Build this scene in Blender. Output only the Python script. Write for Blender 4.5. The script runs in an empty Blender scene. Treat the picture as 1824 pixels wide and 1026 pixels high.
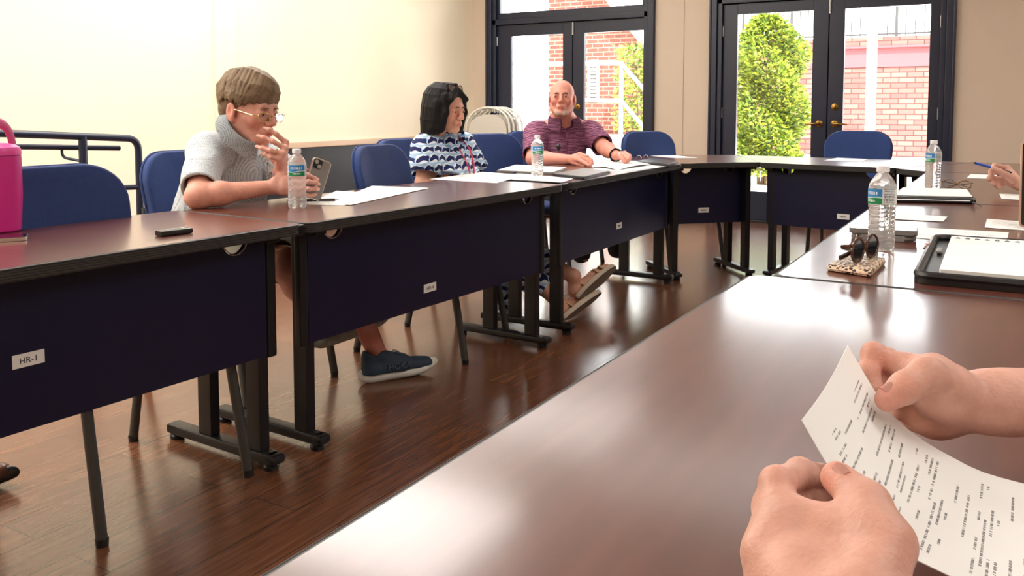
import bpy, bmesh, math, random
import numpy as np
from mathutils import Vector, Matrix
random.seed(7)
SC = bpy.context.scene
COL = SC.collection
PI = math.pi
# ------------------------------------------------------------------ camera model (also used to lay the room out to scale)
FPX, PITCH_T, CY, CAM_H, PSI, CX = 1535.06, .0670, 293.18, 1.0858, .5333, 912.0
_c = 1 / math.sqrt(1 + PITCH_T ** 2); _s = PITCH_T * _c
def ray(u, v):
    a = (u - CX) / FPX; b = -(v - CY) / FPX
    X, Y, Z = a, _c + b * _s, -_s + b * _c
    return Vector((X * math.cos(PSI) - Y * math.sin(PSI), X * math.sin(PSI) + Y * math.cos(PSI), Z)), Y
def P(u, v, d):                       # survey point: direction read off the photo, measured distance d from the camera
    r, Y = ray(u, v); t = d / Y
    return Vector((r.x * t, r.y * t, CAM_H + r.z * t))
def PZ(u, v, z):                      # survey point on a horizontal surface of known height
    r, Y = ray(u, v); t = (z - CAM_H) / r.z
    return Vector((r.x * t, r.y * t, z))
V = Vector
# ------------------------------------------------------------------ objects
def link(o, parent=None):
    COL.objects.link(o)
    if parent is not None: o.parent = parent
    return o
def tag(o, label, cat, group=None):
    o['label'] = label; o['category'] = cat
    if group: o['group'] = group
    return o
def thing(name, label, cat, loc=(0, 0, 0), rz=0, group=None):
    o = bpy.data.objects.new(name, None); link(o)
    o.empty_display_size = .1
    o.location = loc; o.rotation_euler = (0, 0, rz)
    return tag(o, label, cat, group)
def struct(o):
    o['kind'] = 'structure'; return o
class MB:
    def __init__(s): s.bm = bmesh.new(); s.mi = 0
    def _fin(s, fs):
        for f in fs: f.material_index = s.mi
    def box(s, c, size, bev=0, rot=None, seg=2):
        b = bmesh.new(); bmesh.ops.create_cube(b, size=1)
        for v in b.verts: v.co = V((v.co.x * size[0], v.co.y * size[1], v.co.z * size[2]))
        if bev: bmesh.ops.bevel(b, geom=list(b.edges), offset=min(bev, min(size) * .49), segments=seg, profile=.5, affect='EDGES')
        M = Matrix.Translation(V(c)) @ (rot.to_4x4() if rot is not None else Matrix())
        return s.merge(b, M)
    def merge(s, b, M=None):
        mp = {}
        for v in b.verts: mp[v] = s.bm.verts.new(M @ v.co if M is not None else v.co)
        for f in b.faces:
            try:
                nf = s.bm.faces.new([mp[v] for v in f.verts]); nf.material_index = s.mi
            except ValueError: pass
        b.free(); return s
    def tube(s, pts, r, n=10, cap=True, flat=None):
        pts = [V(p) for p in pts]; rr = r if isinstance(r, (list, tuple)) else [r] * len(pts)
        rings = []; up = None
        for i, p in enumerate(pts):
            t = (pts[min(i + 1, len(pts) - 1)] - pts[max(i - 1, 0)]).normalized()
            if up is None:
                up = V((0, 0, 1)) if abs(t.z) < .9 else V((1, 0, 0))
            a = t.cross(up).normalized(); bb = a.cross(t).normalized(); up = bb
            ring = []
            for k in range(n):
                an = 2 * PI * k / n
                fa, fb = (flat if flat else (1, 1))
                ring.append(s.bm.verts.new(p + a * math.cos(an) * rr[i] * fa + bb * math.sin(an) * rr[i] * fb))
            rings.append(ring)
        fs = []
        for i in range(len(rings) - 1):
            for k in range(n):
                fs.append(s.bm.faces.new((rings[i][k], rings[i][(k + 1) % n], rings[i + 1][(k + 1) % n], rings[i + 1][k])))
        if cap:
            fs.append(s.bm.faces.new(rings[0][::-1])); fs.append(s.bm.faces.new(rings[-1]))
        s._fin(fs); return s
    def lathe(s, prof, c=(0, 0, 0), n=32, fn=None):
        rings = []
        for (r, z) in prof:
            ring = []
            for k in range(n):
                an = 2 * PI * k / n; q = r if fn is None else fn(r, z, an)
                ring.append(s.bm.verts.new((c[0] + q * math.cos(an), c[1] + q * math.sin(an), c[2] + z)))
            rings.append(ring)
        fs = []
        for i in range(len(rings) - 1):
            for k in range(n):
                fs.append(s.bm.faces.new((rings[i][k], rings[i][(k + 1) % n], rings[i + 1][(k + 1) % n], rings[i + 1][k])))
        fs.append(s.bm.faces.new(rings[0][::-1])); fs.append(s.bm.faces.new(rings[-1]))
        s._fin(fs); return s
    def prism(s, poly, z0, z1, M=None):
        M = M if M is not None else Matrix()
        lo = [s.bm.verts.new(M @ V((x, y, z0))) for x, y in poly]; hi = [s.bm.verts.new(M @ V((x, y, z1))) for x, y in poly]
        n = len(poly); fs = [s.bm.faces.new(hi), s.bm.faces.new(lo[::-1])]
        for i in range(n): fs.append(s.bm.faces.new((lo[i], lo[(i + 1) % n], hi[(i + 1) % n], hi[i])))
        s._fin(fs); return s
    def sweep_ring(s, poly, prof):    # profile (outward offset, z) swept round a closed outline
        n = len(poly); rings = []
        for i in range(n):
            p0, p1, p2 = V(poly[i - 1]), V(poly[i]), V(poly[(i + 1) % n])
            t = ((p1 - p0).normalized() + (p2 - p1).normalized()).normalized()
            nrm = V((t.y, -t.x))
            rings.append([s.bm.verts.new((p1.x + nrm.x * o, p1.y + nrm.y * o, z)) for o, z in prof])
        m = len(prof); fs = []
        for i in range(n):
            a, b = rings[i], rings[(i + 1) % n]
            for k in range(m - 1): fs.append(s.bm.faces.new((a[k], b[k], b[k + 1], a[k + 1])))
        s._fin(fs); return s
    def sphere(s, c, r, n=16, sc=(1, 1, 1), rot=None):
        b = bmesh.new(); bmesh.ops.create_uvsphere(b, u_segments=n, v_segments=max(6, n // 2), radius=r)
        M = Matrix.Translation(V(c)) @ (rot.to_4x4() if rot is not None else Matrix()) @ Matrix.Diagonal((*sc, 1))
        return s.merge(b, M)
    def sheet(s, fn, nu, nv, th=0.0004):   # parametric sheet with a real thickness
        g = [[V(fn(i / nu, j / nv)) for j in range(nv + 1)] for i in range(nu + 1)]
        T = []; B = []
        for i in range(nu + 1):
            ra = []; rb = []
            for j in range(nv + 1):
                du = g[min(i + 1, nu)][j] - g[max(i - 1, 0)][j]; dv = g[i][min(j + 1, nv)] - g[i][max(j - 1, 0)]
                nn = du.cross(dv).normalized() * th
                ra.append(s.bm.verts.new(g[i][j] + nn)); rb.append(s.bm.verts.new(g[i][j] - nn))
            T.append(ra); B.append(rb)
        fs = []
        for i in range(nu):
            for j in range(nv):
                fs.append(s.bm.faces.new((T[i][j], T[i + 1][j], T[i + 1][j + 1], T[i][j + 1])))
                fs.append(s.bm.faces.new((B[i][j], B[i][j + 1], B[i + 1][j + 1], B[i + 1][j])))
        for i in range(nu):
            fs.append(s.bm.faces.new((T[i][0], B[i][0], B[i + 1][0], T[i + 1][0]))); fs.append(s.bm.faces.new((T[i][nv], T[i + 1][nv], B[i + 1][nv], B[i][nv])))
        for j in range(nv):
            fs.append(s.bm.faces.new((T[0][j], T[0][j + 1], B[0][j + 1], B[0][j]))); fs.append(s.bm.faces.new((T[nu][j], B[nu][j], B[nu][j + 1], T[nu][j + 1])))
        s._fin(fs); return s
    def build(s, name, mats, parent=None, smooth=35, loc=None, rot=None):
        me = bpy.data.meshes.new(name)
        bmesh.ops.recalc_face_normals(s.bm, faces=list(s.bm.faces))
        s.bm.to_mesh(me); s.bm.free()
        for m in (mats if isinstance(mats, (list, tuple)) else [mats]): me.materials.append(m)
        if smooth:
            me.polygons.foreach_set('use_smooth', [True] * len(me.polygons))
            try: me.set_sharp_from_angle(angle=math.radians(smooth))
            except Exception: pass
        o = bpy.data.objects.new(name, me); link(o, parent)
        if smooth: wn = o.modifiers.new('weighted_normals', 'WEIGHTED_NORMAL'); wn.keep_sharp = True
        if loc is not None: o.location = loc
        if rot is not None: o.rotation_euler = rot
        return o
def text_mesh(txt, size, depth, mat, name, parent, M):
    cu = bpy.data.curves.new('lettering', 'FONT'); cu.body = txt; cu.size = size; cu.extrude = depth
    cu.align_x = 'CENTER'; cu.align_y = 'CENTER'
    ob = bpy.data.objects.new('lettering', cu); COL.objects.link(ob)
    me = bpy.data.meshes.new_from_object(ob); bpy.data.objects.remove(ob)
    me.transform(M); me.materials.clear(); me.materials.append(mat)
    o = bpy.data.objects.new(name, me); link(o, parent); return o
def dup(root, loc=None, rz=None, label=None, group=None):
    r = root.copy(); COL.objects.link(r)
    if loc is not None: r.location = loc
    if rz is not None: r.rotation_euler = (0, 0, rz)
    if label: r['label'] = label
    if group: r['group'] = group
    for ch in list(root.children):
        c = ch.copy(); COL.objects.link(c); c.parent = r
        for g in list(ch.children):
            d = g.copy(); COL.objects.link(d); d.parent = c
    return r
def rrect(w, h, r, n=6, cx=0, cy=0):
    pts = []
    for (sx, sy, a0) in ((1, 1, 0), (-1, 1, 90), (-1, -1, 180), (1, -1, 270)):
        for k in range(n + 1):
            a = math.radians(a0 + 90 * k / n)
            pts.append((cx + sx * (w / 2 - r) + r * math.cos(a), cy + sy * (h / 2 - r) + r * math.sin(a)))
    return pts
def arc_pts(pts, r, n=6):             # round the inner corners of a polyline
    pts = [V(p) for p in pts]; out = [pts[0]]
    for i in range(1, len(pts) - 1):
        a, b, c = pts[i - 1], pts[i], pts[i + 1]
        u = (a - b); w = (c - b); k = min(r, u.length * .49, w.length * .49)
        p0 = b + u.normalized() * k; p2 = b + w.normalized() * k
        for j in range(n + 1):
            t = j / n; out.append(p0 * (1 - t) ** 2 + b * 2 * t * (1 - t) + p2 * t * t)
    out.append(pts[-1]); return out
# ------------------------------------------------------------------ materials
def lin(c):
    f = lambda x: x / 12.92 if x <= .04045 else ((x + .055) / 1.055) ** 2.4
    return tuple(f(v / 255) for v in c[:3]) + (1,)
class MT:
    def __init__(s, name):
        s.m = bpy.data.materials.new(name); s.m.use_nodes = True; s.t = s.m.node_tree; s.n = s.t.nodes
        s.p = s.n['Principled BSDF']; s.out = s.n['Material Output']
    def node(s, ty, **kw):
        x = s.n.new(ty)
        for k, v in kw.items():
            if k in x.inputs.keys() if hasattr(x.inputs, 'keys') else False: x.inputs[k].default_value = v
            else: setattr(x, k, v)
        return x
    def inp(s, x, k, v):
        if hasattr(v, 'is_output') or isinstance(v, bpy.types.NodeSocket): s.t.links.new(v, x.inputs[k])
        else: x.inputs[k].default_value = v
        return x
    def math(s, op, a, b=0.0, c=None):
        x = s.n.new('ShaderNodeMath'); x.operation = op
        s.inp(x, 0, a); s.inp(x, 1, b)
        if c is not None: s.inp(x, 2, c)
        return x.outputs[0]
    def mix(s, f, a, b):
        x = s.n.new('ShaderNodeMix'); x.data_type = 'RGBA'
        s.inp(x, 0, f); s.inp(x, 6, a); s.inp(x, 7, b); return x.outputs[2]
    def coord(s, kind='Object', scale=(1, 1, 1), rot=(0, 0, 0), loc=(0, 0, 0)):
        tc = s.n.new('ShaderNodeTexCoord'); mp = s.n.new('ShaderNodeMapping')
        mp.inputs['Scale'].default_value = scale; mp.inputs['Rotation'].default_value = rot; mp.inputs['Location'].default_value = loc
        s.t.links.new(tc.outputs[kind], mp.inputs['Vector']); return mp.outputs[0]
    def noise(s, vec, scale=5, detail=3, rough=.5, dist=0):
        x = s.n.new('ShaderNodeTexNoise'); s.t.links.new(vec, x.inputs['Vector'])
        x.inputs['Scale'].default_value = scale; x.inputs['Detail'].default_value = detail
        x.inputs['Roughness'].default_value = rough; x.inputs['Distortion'].default_value = dist
        return x.outputs[0]
    def ramp(s, f, stops):
        x = s.n.new('ShaderNodeValToRGB'); s.t.links.new(f, x.inputs[0]); e = x.color_ramp.elements
        while len(e) < len(stops): e.new(.5)
        for i, (p, c) in enumerate(stops): e[i].position = p; e[i].color = c
        return x.outputs[0]
    def bump(s, h, strength=.3, dist=.01):
        x = s.n.new('ShaderNodeBump'); s.t.links.new(h, x.inputs['Height'])
        x.inputs['Strength'].default_value = strength; x.inputs['Distance'].default_value = dist
        s.t.links.new(x.outputs[0], s.p.inputs['Normal']); return s
    def set(s, **kw):
        for k, v in kw.items():
            k = {'color': 'Base Color', 'rough': 'Roughness', 'metal': 'Metallic', 'spec': 'Specular IOR Level', 'trans': 'Transmission Weight', 'ior': 'IOR', 'coat': 'Coat Weight', 'coat_r': 'Coat Roughness', 'sheen': 'Sheen Weight', 'alpha': 'Alpha', 'sss': 'Subsurface Weight', 'emit': 'Emission Color', 'emit_s': 'Emission Strength'}.get(k, k)
            s.inp(s.p, k, v)
        return s
def plain(name, rgb, rough=.5, metal=0, spec=.5, var=.08, vs=30, bump=0, bs=200, **kw):
    m = MT(name); c = lin(rgb); vec = m.coord('Object')
    n = m.noise(vec, vs, 3)
    d = tuple(max(0, x * (1 - var)) for x in c[:3]) + (1,); l = tuple(min(1, x * (1 + var)) for x in c[:3]) + (1,)
    m.set(color=m.mix(n, d, l), rough=rough, metal=metal, spec=spec, **kw)
    if bump: m.bump(m.noise(vec, bs, 2), bump, .002)
    return m.m
M = {}
def wood_table():
    m = MT('mahogany_laminate'); v = m.coord('Object', (1.0, 9, 4)); n = m.noise(v, 4, 2, .4, 0)
    v2 = m.coord('Object', (1.5, 26, 6)); n2 = m.noise(v2, 4, 2)
    c = m.ramp(n, [(.25, lin((86, 43, 34))), (.55, lin((97, 50, 40))), (.8, lin((106, 57, 45)))])
    c = m.mix(m.math('MULTIPLY', n2, .22), c, lin((78, 42, 36)))
    m.set(color=c, rough=.3, spec=.45, coat=.6, coat_r=.13); return m.m
M['table'] = wood_table()
def wood_floor():
    m = MT('floor_planks'); tc = m.coord('Object', rot=(0, 0, PI / 2))
    b = m.n.new('ShaderNodeTexBrick'); m.t.links.new(tc, b.inputs['Vector'])
    b.inputs['Scale'].default_value = 1; b.inputs['Brick Width'].default_value = 1.2; b.inputs['Row Height'].default_value = .15
    b.inputs['Mortar Size'].default_value = .0016; b.inputs['Mortar Smooth'].default_value = .2
    b.inputs['Color1'].default_value = (0, 0, 0, 1); b.inputs['Color2'].default_value = (1, 1, 1, 1); b.inputs['Mortar'].default_value = (.5, .5, .5, 1)
    b.offset = .37
    g = m.noise(m.coord('Object', (16, 1.1, 1)), 4, 6, .65, .8)
    g2 = m.noise(m.coord('Object', (60, 2.5, 1)), 3, 4, .6)
    c = m.ramp(g, [(.2, lin((84, 50, 33))), (.5, lin((120, 77, 53))), (.75, lin((148, 100, 70)))])
    c = m.mix(m.math('MULTIPLY', b.outputs['Color'], .45), c, lin((78, 44, 30)))
    c = m.mix(m.math('MULTIPLY', g2, .3), c, lin((58, 30, 19)))
    c = m.mix(b.outputs['Fac'], c, lin((34, 17, 11)))
    m.set(color=c, rough=m.math('MULTIPLY_ADD', g2, .10, .17), spec=.95)
    h = m.math('MULTIPLY_ADD', b.outputs['Fac'], -1.0, m.math('MULTIPLY', g2, .05))
    m.bump(h, .25, .003); return m.m
M['floor'] = wood_floor()
M['cream'] = plain('cream_wall_paint', (246, 234, 208), .6, var=.015, vs=3, bump=.03, bs=300)
M['tan'] = plain('tan_wall_paint', (206, 188, 168), .65, var=.02, vs=3, bump=.04, bs=250)
M['rail_board'] = plain('tan_rail_board', (214, 184, 156), .5, var=.04)
M['dark_wainscot'] = plain('dark_wainscot', (34, 32, 36), .5, var=.1)
M['navy'] = plain('navy_door_paint', (20, 28, 50), .35, var=.06, vs=8, spec=.5)
M['ceiling'] = plain('ceiling_white', (238, 235, 228), .8, var=.01)
M['black'] = plain('black_laminate', (9, 11, 46), .36, var=.10, vs=40, bump=.03, bs=500)
M['black_metal'] = plain('black_powder_coat', (18, 18, 21), .35, var=.15, bump=.06, bs=400)
M['hammer'] = plain('hammertone_grey_black', (66, 66, 64), .36, metal=.3, var=.35, vs=350, bump=.25, bs=350)
def rubber_edge():
    m = MT('ribbed_rubber_edge'); v = m.coord('Object'); n = m.noise(v, 300, 2)
    m.set(color=m.mix(n, lin((44, 42, 41)), lin((70, 67, 65))), rough=.45); return m.m
M['rib'] = rubber_edge()
def fabric(name, rgb, rgb2):
    m = MT(name); v = m.coord('Object'); n = m.noise(v, 420, 2, .7); n2 = m.noise(v, 60, 3)
    c = m.mix(m.math('MULTIPLY_ADD', n2, .3, m.math('MULTIPLY', n, .7)), lin(rgb), lin(rgb2))
    m.set(color=c, rough=.9, spec=.2, sheen=.15); m.bump(n, .5, .002); return m.m
M['blue_fabric'] = fabric('navy_blue_upholstery', (30, 46, 92), (56, 78, 130))
M['chrome'] = plain('chrome_wire', (205, 205, 205), .2, metal=1, var=.02)
M['steel'] = plain('brushed_steel', (180, 180, 178), .35, metal=1, var=.05)
M['brass'] = plain('aged_brass', (150, 118, 62), .3, metal=1, var=.12, vs=60)
M['white_plate'] = plain('white_label_plate', (225, 222, 215), .5, var=.03)
M['ink'] = plain('dark_ink', (60, 60, 66), .7)
def glass():
    m = MT('clear_window_glass'); m.n.remove(m.p)
    t = m.n.new('ShaderNodeBsdfTransparent'); g = m.n.new('ShaderNodeBsdfGlossy'); g.inputs['Roughness'].default_value = .02
    t.inputs['Color'].default_value = (.97, .985, .98, 1)
    f = m.n.new('ShaderNodeFresnel'); f.inputs['IOR'].default_value = 1.45
    x = m.n.new('ShaderNodeMixShader'); m.t.links.new(f.outputs[0], x.inputs[0]); m.t.links.new(t.outputs[0], x.inputs[1]); m.t.links.new(g.outputs[0], x.inputs[2])
    m.t.links.new(x.outputs[0], m.out.inputs[0]); return m.m
M['glass'] = glass()
def brick(name, c1, c2, mortar, sc=1.0, axis='xz', bh=.076):
    m = MT(name); tc = m.n.new('ShaderNodeTexCoord'); sep = m.n.new('ShaderNodeSeparateXYZ'); cmb = m.n.new('ShaderNodeCombineXYZ')
    m.t.links.new(tc.outputs['Object'], sep.inputs[0]); m.t.links.new(sep.outputs[0 if axis[0] == 'x' else 1], cmb.inputs[0]); m.t.links.new(sep.outputs[2], cmb.inputs[1])
    b = m.n.new('ShaderNodeTexBrick'); m.t.links.new(cmb.outputs[0], b.inputs['Vector'])
    b.inputs['Scale'].default_value = 1; b.inputs['Brick Width'].default_value = .215 * sc; b.inputs['Row Height'].default_value = bh * sc
    b.inputs['Mortar Size'].default_value = .009 * sc; b.inputs['Bias'].default_value = 0
    b.inputs['Color1'].default_value = lin(c1); b.inputs['Color2'].default_value = lin(c2); b.inputs['Mortar'].default_value = lin(mortar)
    n = m.noise(tc.outputs['Object'], 9, 4)
    m.set(color=m.mix(m.math('MULTIPLY', n, .25), b.outputs['Color'], lin(mortar)), rough=.85, spec=.2)
    m.bump(b.outputs['Fac'], -.4, .01); return m.m
M['brick'] = brick('red_brick', (74, 25, 21), (84, 34, 28), (116, 90, 78))
M['brick2'] = brick('weathered_brick', (108, 54, 51), (128, 76, 70), (58, 36, 34), 1.25)
M['red_band'] = plain('faded_red_paint', (100, 40, 46), .7, var=.12, vs=3)
M['white_out'] = plain('white_exterior_paint', (240, 240, 238), .6, var=.02)
M['concrete'] = plain('pale_concrete', (226, 222, 214), .85, var=.06, vs=2, bump=.1)
M['louver'] = plain('grey_louver_gap', (34, 28, 30), .7)
M['iron'] = plain('black_iron', (26, 26, 28), .5)
M['galv'] = plain('galvanised_pipe', (118, 118, 120), .4, metal=.3, var=.04)
def leaf():
    m = MT('shrub_leaf'); oi = m.n.new('ShaderNodeNewGeometry'); n = m.noise(m.coord('Object'), 3.5, 3)
    r = m.math('MULTIPLY_ADD', oi.outputs['Random Per Island'], .55, m.math('MULTIPLY', n, .55))
    c = m.ramp(r, [(.2, lin((40, 60, 22))), (.5, lin((90, 110, 30))), (.8, lin((142, 148, 46)))])
    m.set(color=c, rough=.5, spec=.4); 
    tr = m.n.new('ShaderNodeBsdfTranslucent'); m.t.links.new(c, tr.inputs[0]); x = m.n.new('ShaderNodeMixShader'); x.inputs[0].default_value = .35
    m.t.links.new(m.p.outputs[0], x.inputs[1]); m.t.links.new(tr.outputs[0], x.inputs[2]); m.t.links.new(x.outputs[0], m.out.inputs[0])
    return m.m
M['leaf'] = leaf()
M['bark'] = plain('bark', (92, 74, 58), .9, var=.2)
def paper_mat(name, lines=True, scale=60, ink=.55, seed=0, yellow=False):
    m = MT(name); base = lin((243, 243, 240))
    if lines:
        tc = m.n.new('ShaderNodeTexCoord'); sep = m.n.new('ShaderNodeSeparateXYZ'); m.t.links.new(tc.outputs['UV'], sep.inputs[0])
        u, v = sep.outputs[0], sep.outputs[1]
        row = m.math('FRACT', m.math('MULTIPLY', v, scale)); on = m.math('LESS_THAN', m.math('ABSOLUTE', m.math('SUBTRACT', row, .5)), .2)
        rid = m.math('FLOOR', m.math('MULTIPLY', v, scale))
        cmb = m.n.new('ShaderNodeCombineXYZ'); m.inp(cmb, 0, m.math('MULTIPLY', u, 150.0)); m.inp(cmb, 1, m.math('MULTIPLY', rid, 7.3)); cmb.inputs[2].default_value = seed
        n1 = m.noise(cmb.outputs[0], 1.0, 1)
        cmb2 = m.n.new('ShaderNodeCombineXYZ'); m.inp(cmb2, 0, m.math('MULTIPLY', u, 3.0)); m.inp(cmb2, 1, m.math('MULTIPLY', rid, .9)); cmb2.inputs[2].default_value = seed + 9
        n2 = m.noise(cmb2.outputs[0], 1.0, 1)
        mu = m.math('LESS_THAN', m.math('ABSOLUTE', m.math('SUBTRACT', u, .5)), .40); mv = m.math('LESS_THAN', m.math('ABSOLUTE', m.math('SUBTRACT', v, .5)), .43)
        k = m.math('MULTIPLY', m.math('MULTIPLY', on, m.math('GREATER_THAN', n1, .45)), m.math('MULTIPLY', m.math('GREATER_THAN', n2, ink), m.math('MULTIPLY', mu, mv)))
        c = m.mix(m.math('MULTIPLY', k, .8), base, lin((84, 84, 90)))
        if yellow:
            yy = m.math('MULTIPLY', m.math('LESS_THAN', m.math('ABSOLUTE', m.math('SUBTRACT', u, .20)), .04), m.math('LESS_THAN', m.math('ABSOLUTE', m.math('SUBTRACT', v, .70)), .008))
            c = m.mix(yy, c, lin((235, 225, 40)))
        m.set(color=c)
    else: m.set(color=base)
    m.set(rough=.7, spec=.2); return m.m
M['paper'] = paper_mat('printed_paper', True, 42, .52)
M['paper_plain'] = paper_mat('white_paper', False)
M['paper_sparse'] = paper_mat('sparsely_printed_paper', True, 26, .62, 4)
M['leather'] = plain('black_leather', (22, 22, 24), .38, var=.15, bump=.2, bs=350)
M['black_plastic'] = plain('black_plastic', (22, 22, 24), .3, var=.1)
M['grey_plastic'] = plain('grey_plastic', (128, 124, 120), .45, var=.05)
M['phone_silver'] = plain('phone_silver_rim', (206, 203, 196), .22, metal=.9, var=.03)
M['phone_glass'] = plain('phone_screen_glass', (16, 17, 20), .06, var=.02, spec=.8)
M['pink'] = plain('hot_pink_powder_coat', (205, 34, 138), .42, var=.03)
M['pink_lid'] = plain('pink_plastic_lid', (226, 70, 160), .35, var=.03)
M['pink_handle'] = plain('rose_silicone_handle', (206, 78, 132), .5, var=.03)
M['bottle_cap'] = plain('white_cap', (238, 238, 240), .4, var=.01)
M['fold_metal'] = plain('beige_painted_steel', (196, 190, 178), .4, metal=.2, var=.04)
M['fold_rim'] = plain('pale_tube_steel', (222, 220, 212), .3, metal=.3, var=.03)
M['blue_plastic'] = plain('blue_pen_plastic', (40, 84, 190), .3, var=.04)
M['rose'] = plain('rose_gold_metal', (206, 172, 150), .3, metal=.8, var=.03)
M['tort'] = plain('tortoiseshell_acetate', (70, 40, 26), .15, var=.6, vs=90, spec=.6)
M['dark_lens'] = plain('dark_lens', (20, 20, 24), .05, var=0, spec=.8)
# ================================================================== ROOM
XL, XR, YB, YF, ZC = -5.30, 3.2, 8.10, -2.6, 3.05
WT = .16
struct(MB().box(((XL + XR) / 2, (YB + YF) / 2, -.05), (XR - XL + .6, YB - YF + .6, .1)).build('floor', M['floor']))
struct(MB().box(((XL + XR) / 2, (YB + YF) / 2, ZC + .05), (XR - XL + .6, YB - YF + .6, .1)).build('ceiling', M['ceiling']))
struct(MB().box((XR + WT / 2, (YB + YF) / 2, ZC / 2), (WT, YB - YF + 2 * WT, ZC)).build('wall_right', M['tan']))
struct(MB().box(((XL + XR) / 2, YF - WT / 2, ZC / 2), (XR - XL, WT, ZC)).build('wall_front', M['tan']))
struct(MB().box((XL - WT / 2, (YB + YF) / 2, ZC / 2), (WT, YB - YF + 2 * WT, ZC)).build('wall_left', M['cream']))
# battens, rail board and wainscot along the left wall
struct(MB().box((XL + .011, 4.627, .788 + (ZC - .788) / 2), (.022, .215, ZC - .79), .004).build('trim_1', M['cream']))
struct(MB().box((XL + .015, 6.2, .762), (.03, 3.78, .052), .006).build('trim_2', M['rail_board']))
struct(MB().box((XL + .006, 6.2, .42), (.012, 3.78, .63)).build('trim_3', M['dark_wainscot']))
struct(MB().box((XL + .012, 6.2, .05), (.024, 3.78, .1), .004).build('baseboard_left', M['dark_wainscot']))
# back wall with two door openings
D1 = (-5.10, -3.14, 2.42); D2 = (-2.585, -.49, 2.42)
wb = MB()
def wbx(x0, x1, z0, z1): wb.box(((x0 + x1) / 2, YB + WT / 2, (z0 + z1) / 2), (x1 - x0, WT, z1 - z0))
wbx(XL, D1[0], 0, ZC); wbx(D1[1], D2[0], 0, ZC); wbx(D2[1], XR, 0, ZC); wbx(D1[0], D1[1], D1[2], ZC); wbx(D2[0], D2[1], D2[2], ZC)
struct(wb.build('wall_back', M['tan']))
struct(MB().box((-2.85, YB - .004, ZC / 2), (.012, .008, ZC), .003).build('trim_4', M['tan']))
bb = MB()
for x0, x1 in ((XL, D1[0]), (D1[1], D2[0]), (D2[1], XR)): bb.box(((x0 + x1) / 2, YB - .008, .06), (x1 - x0, .016, .12), .004)
struct(bb.build('baseboard_back', M['navy']))
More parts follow.
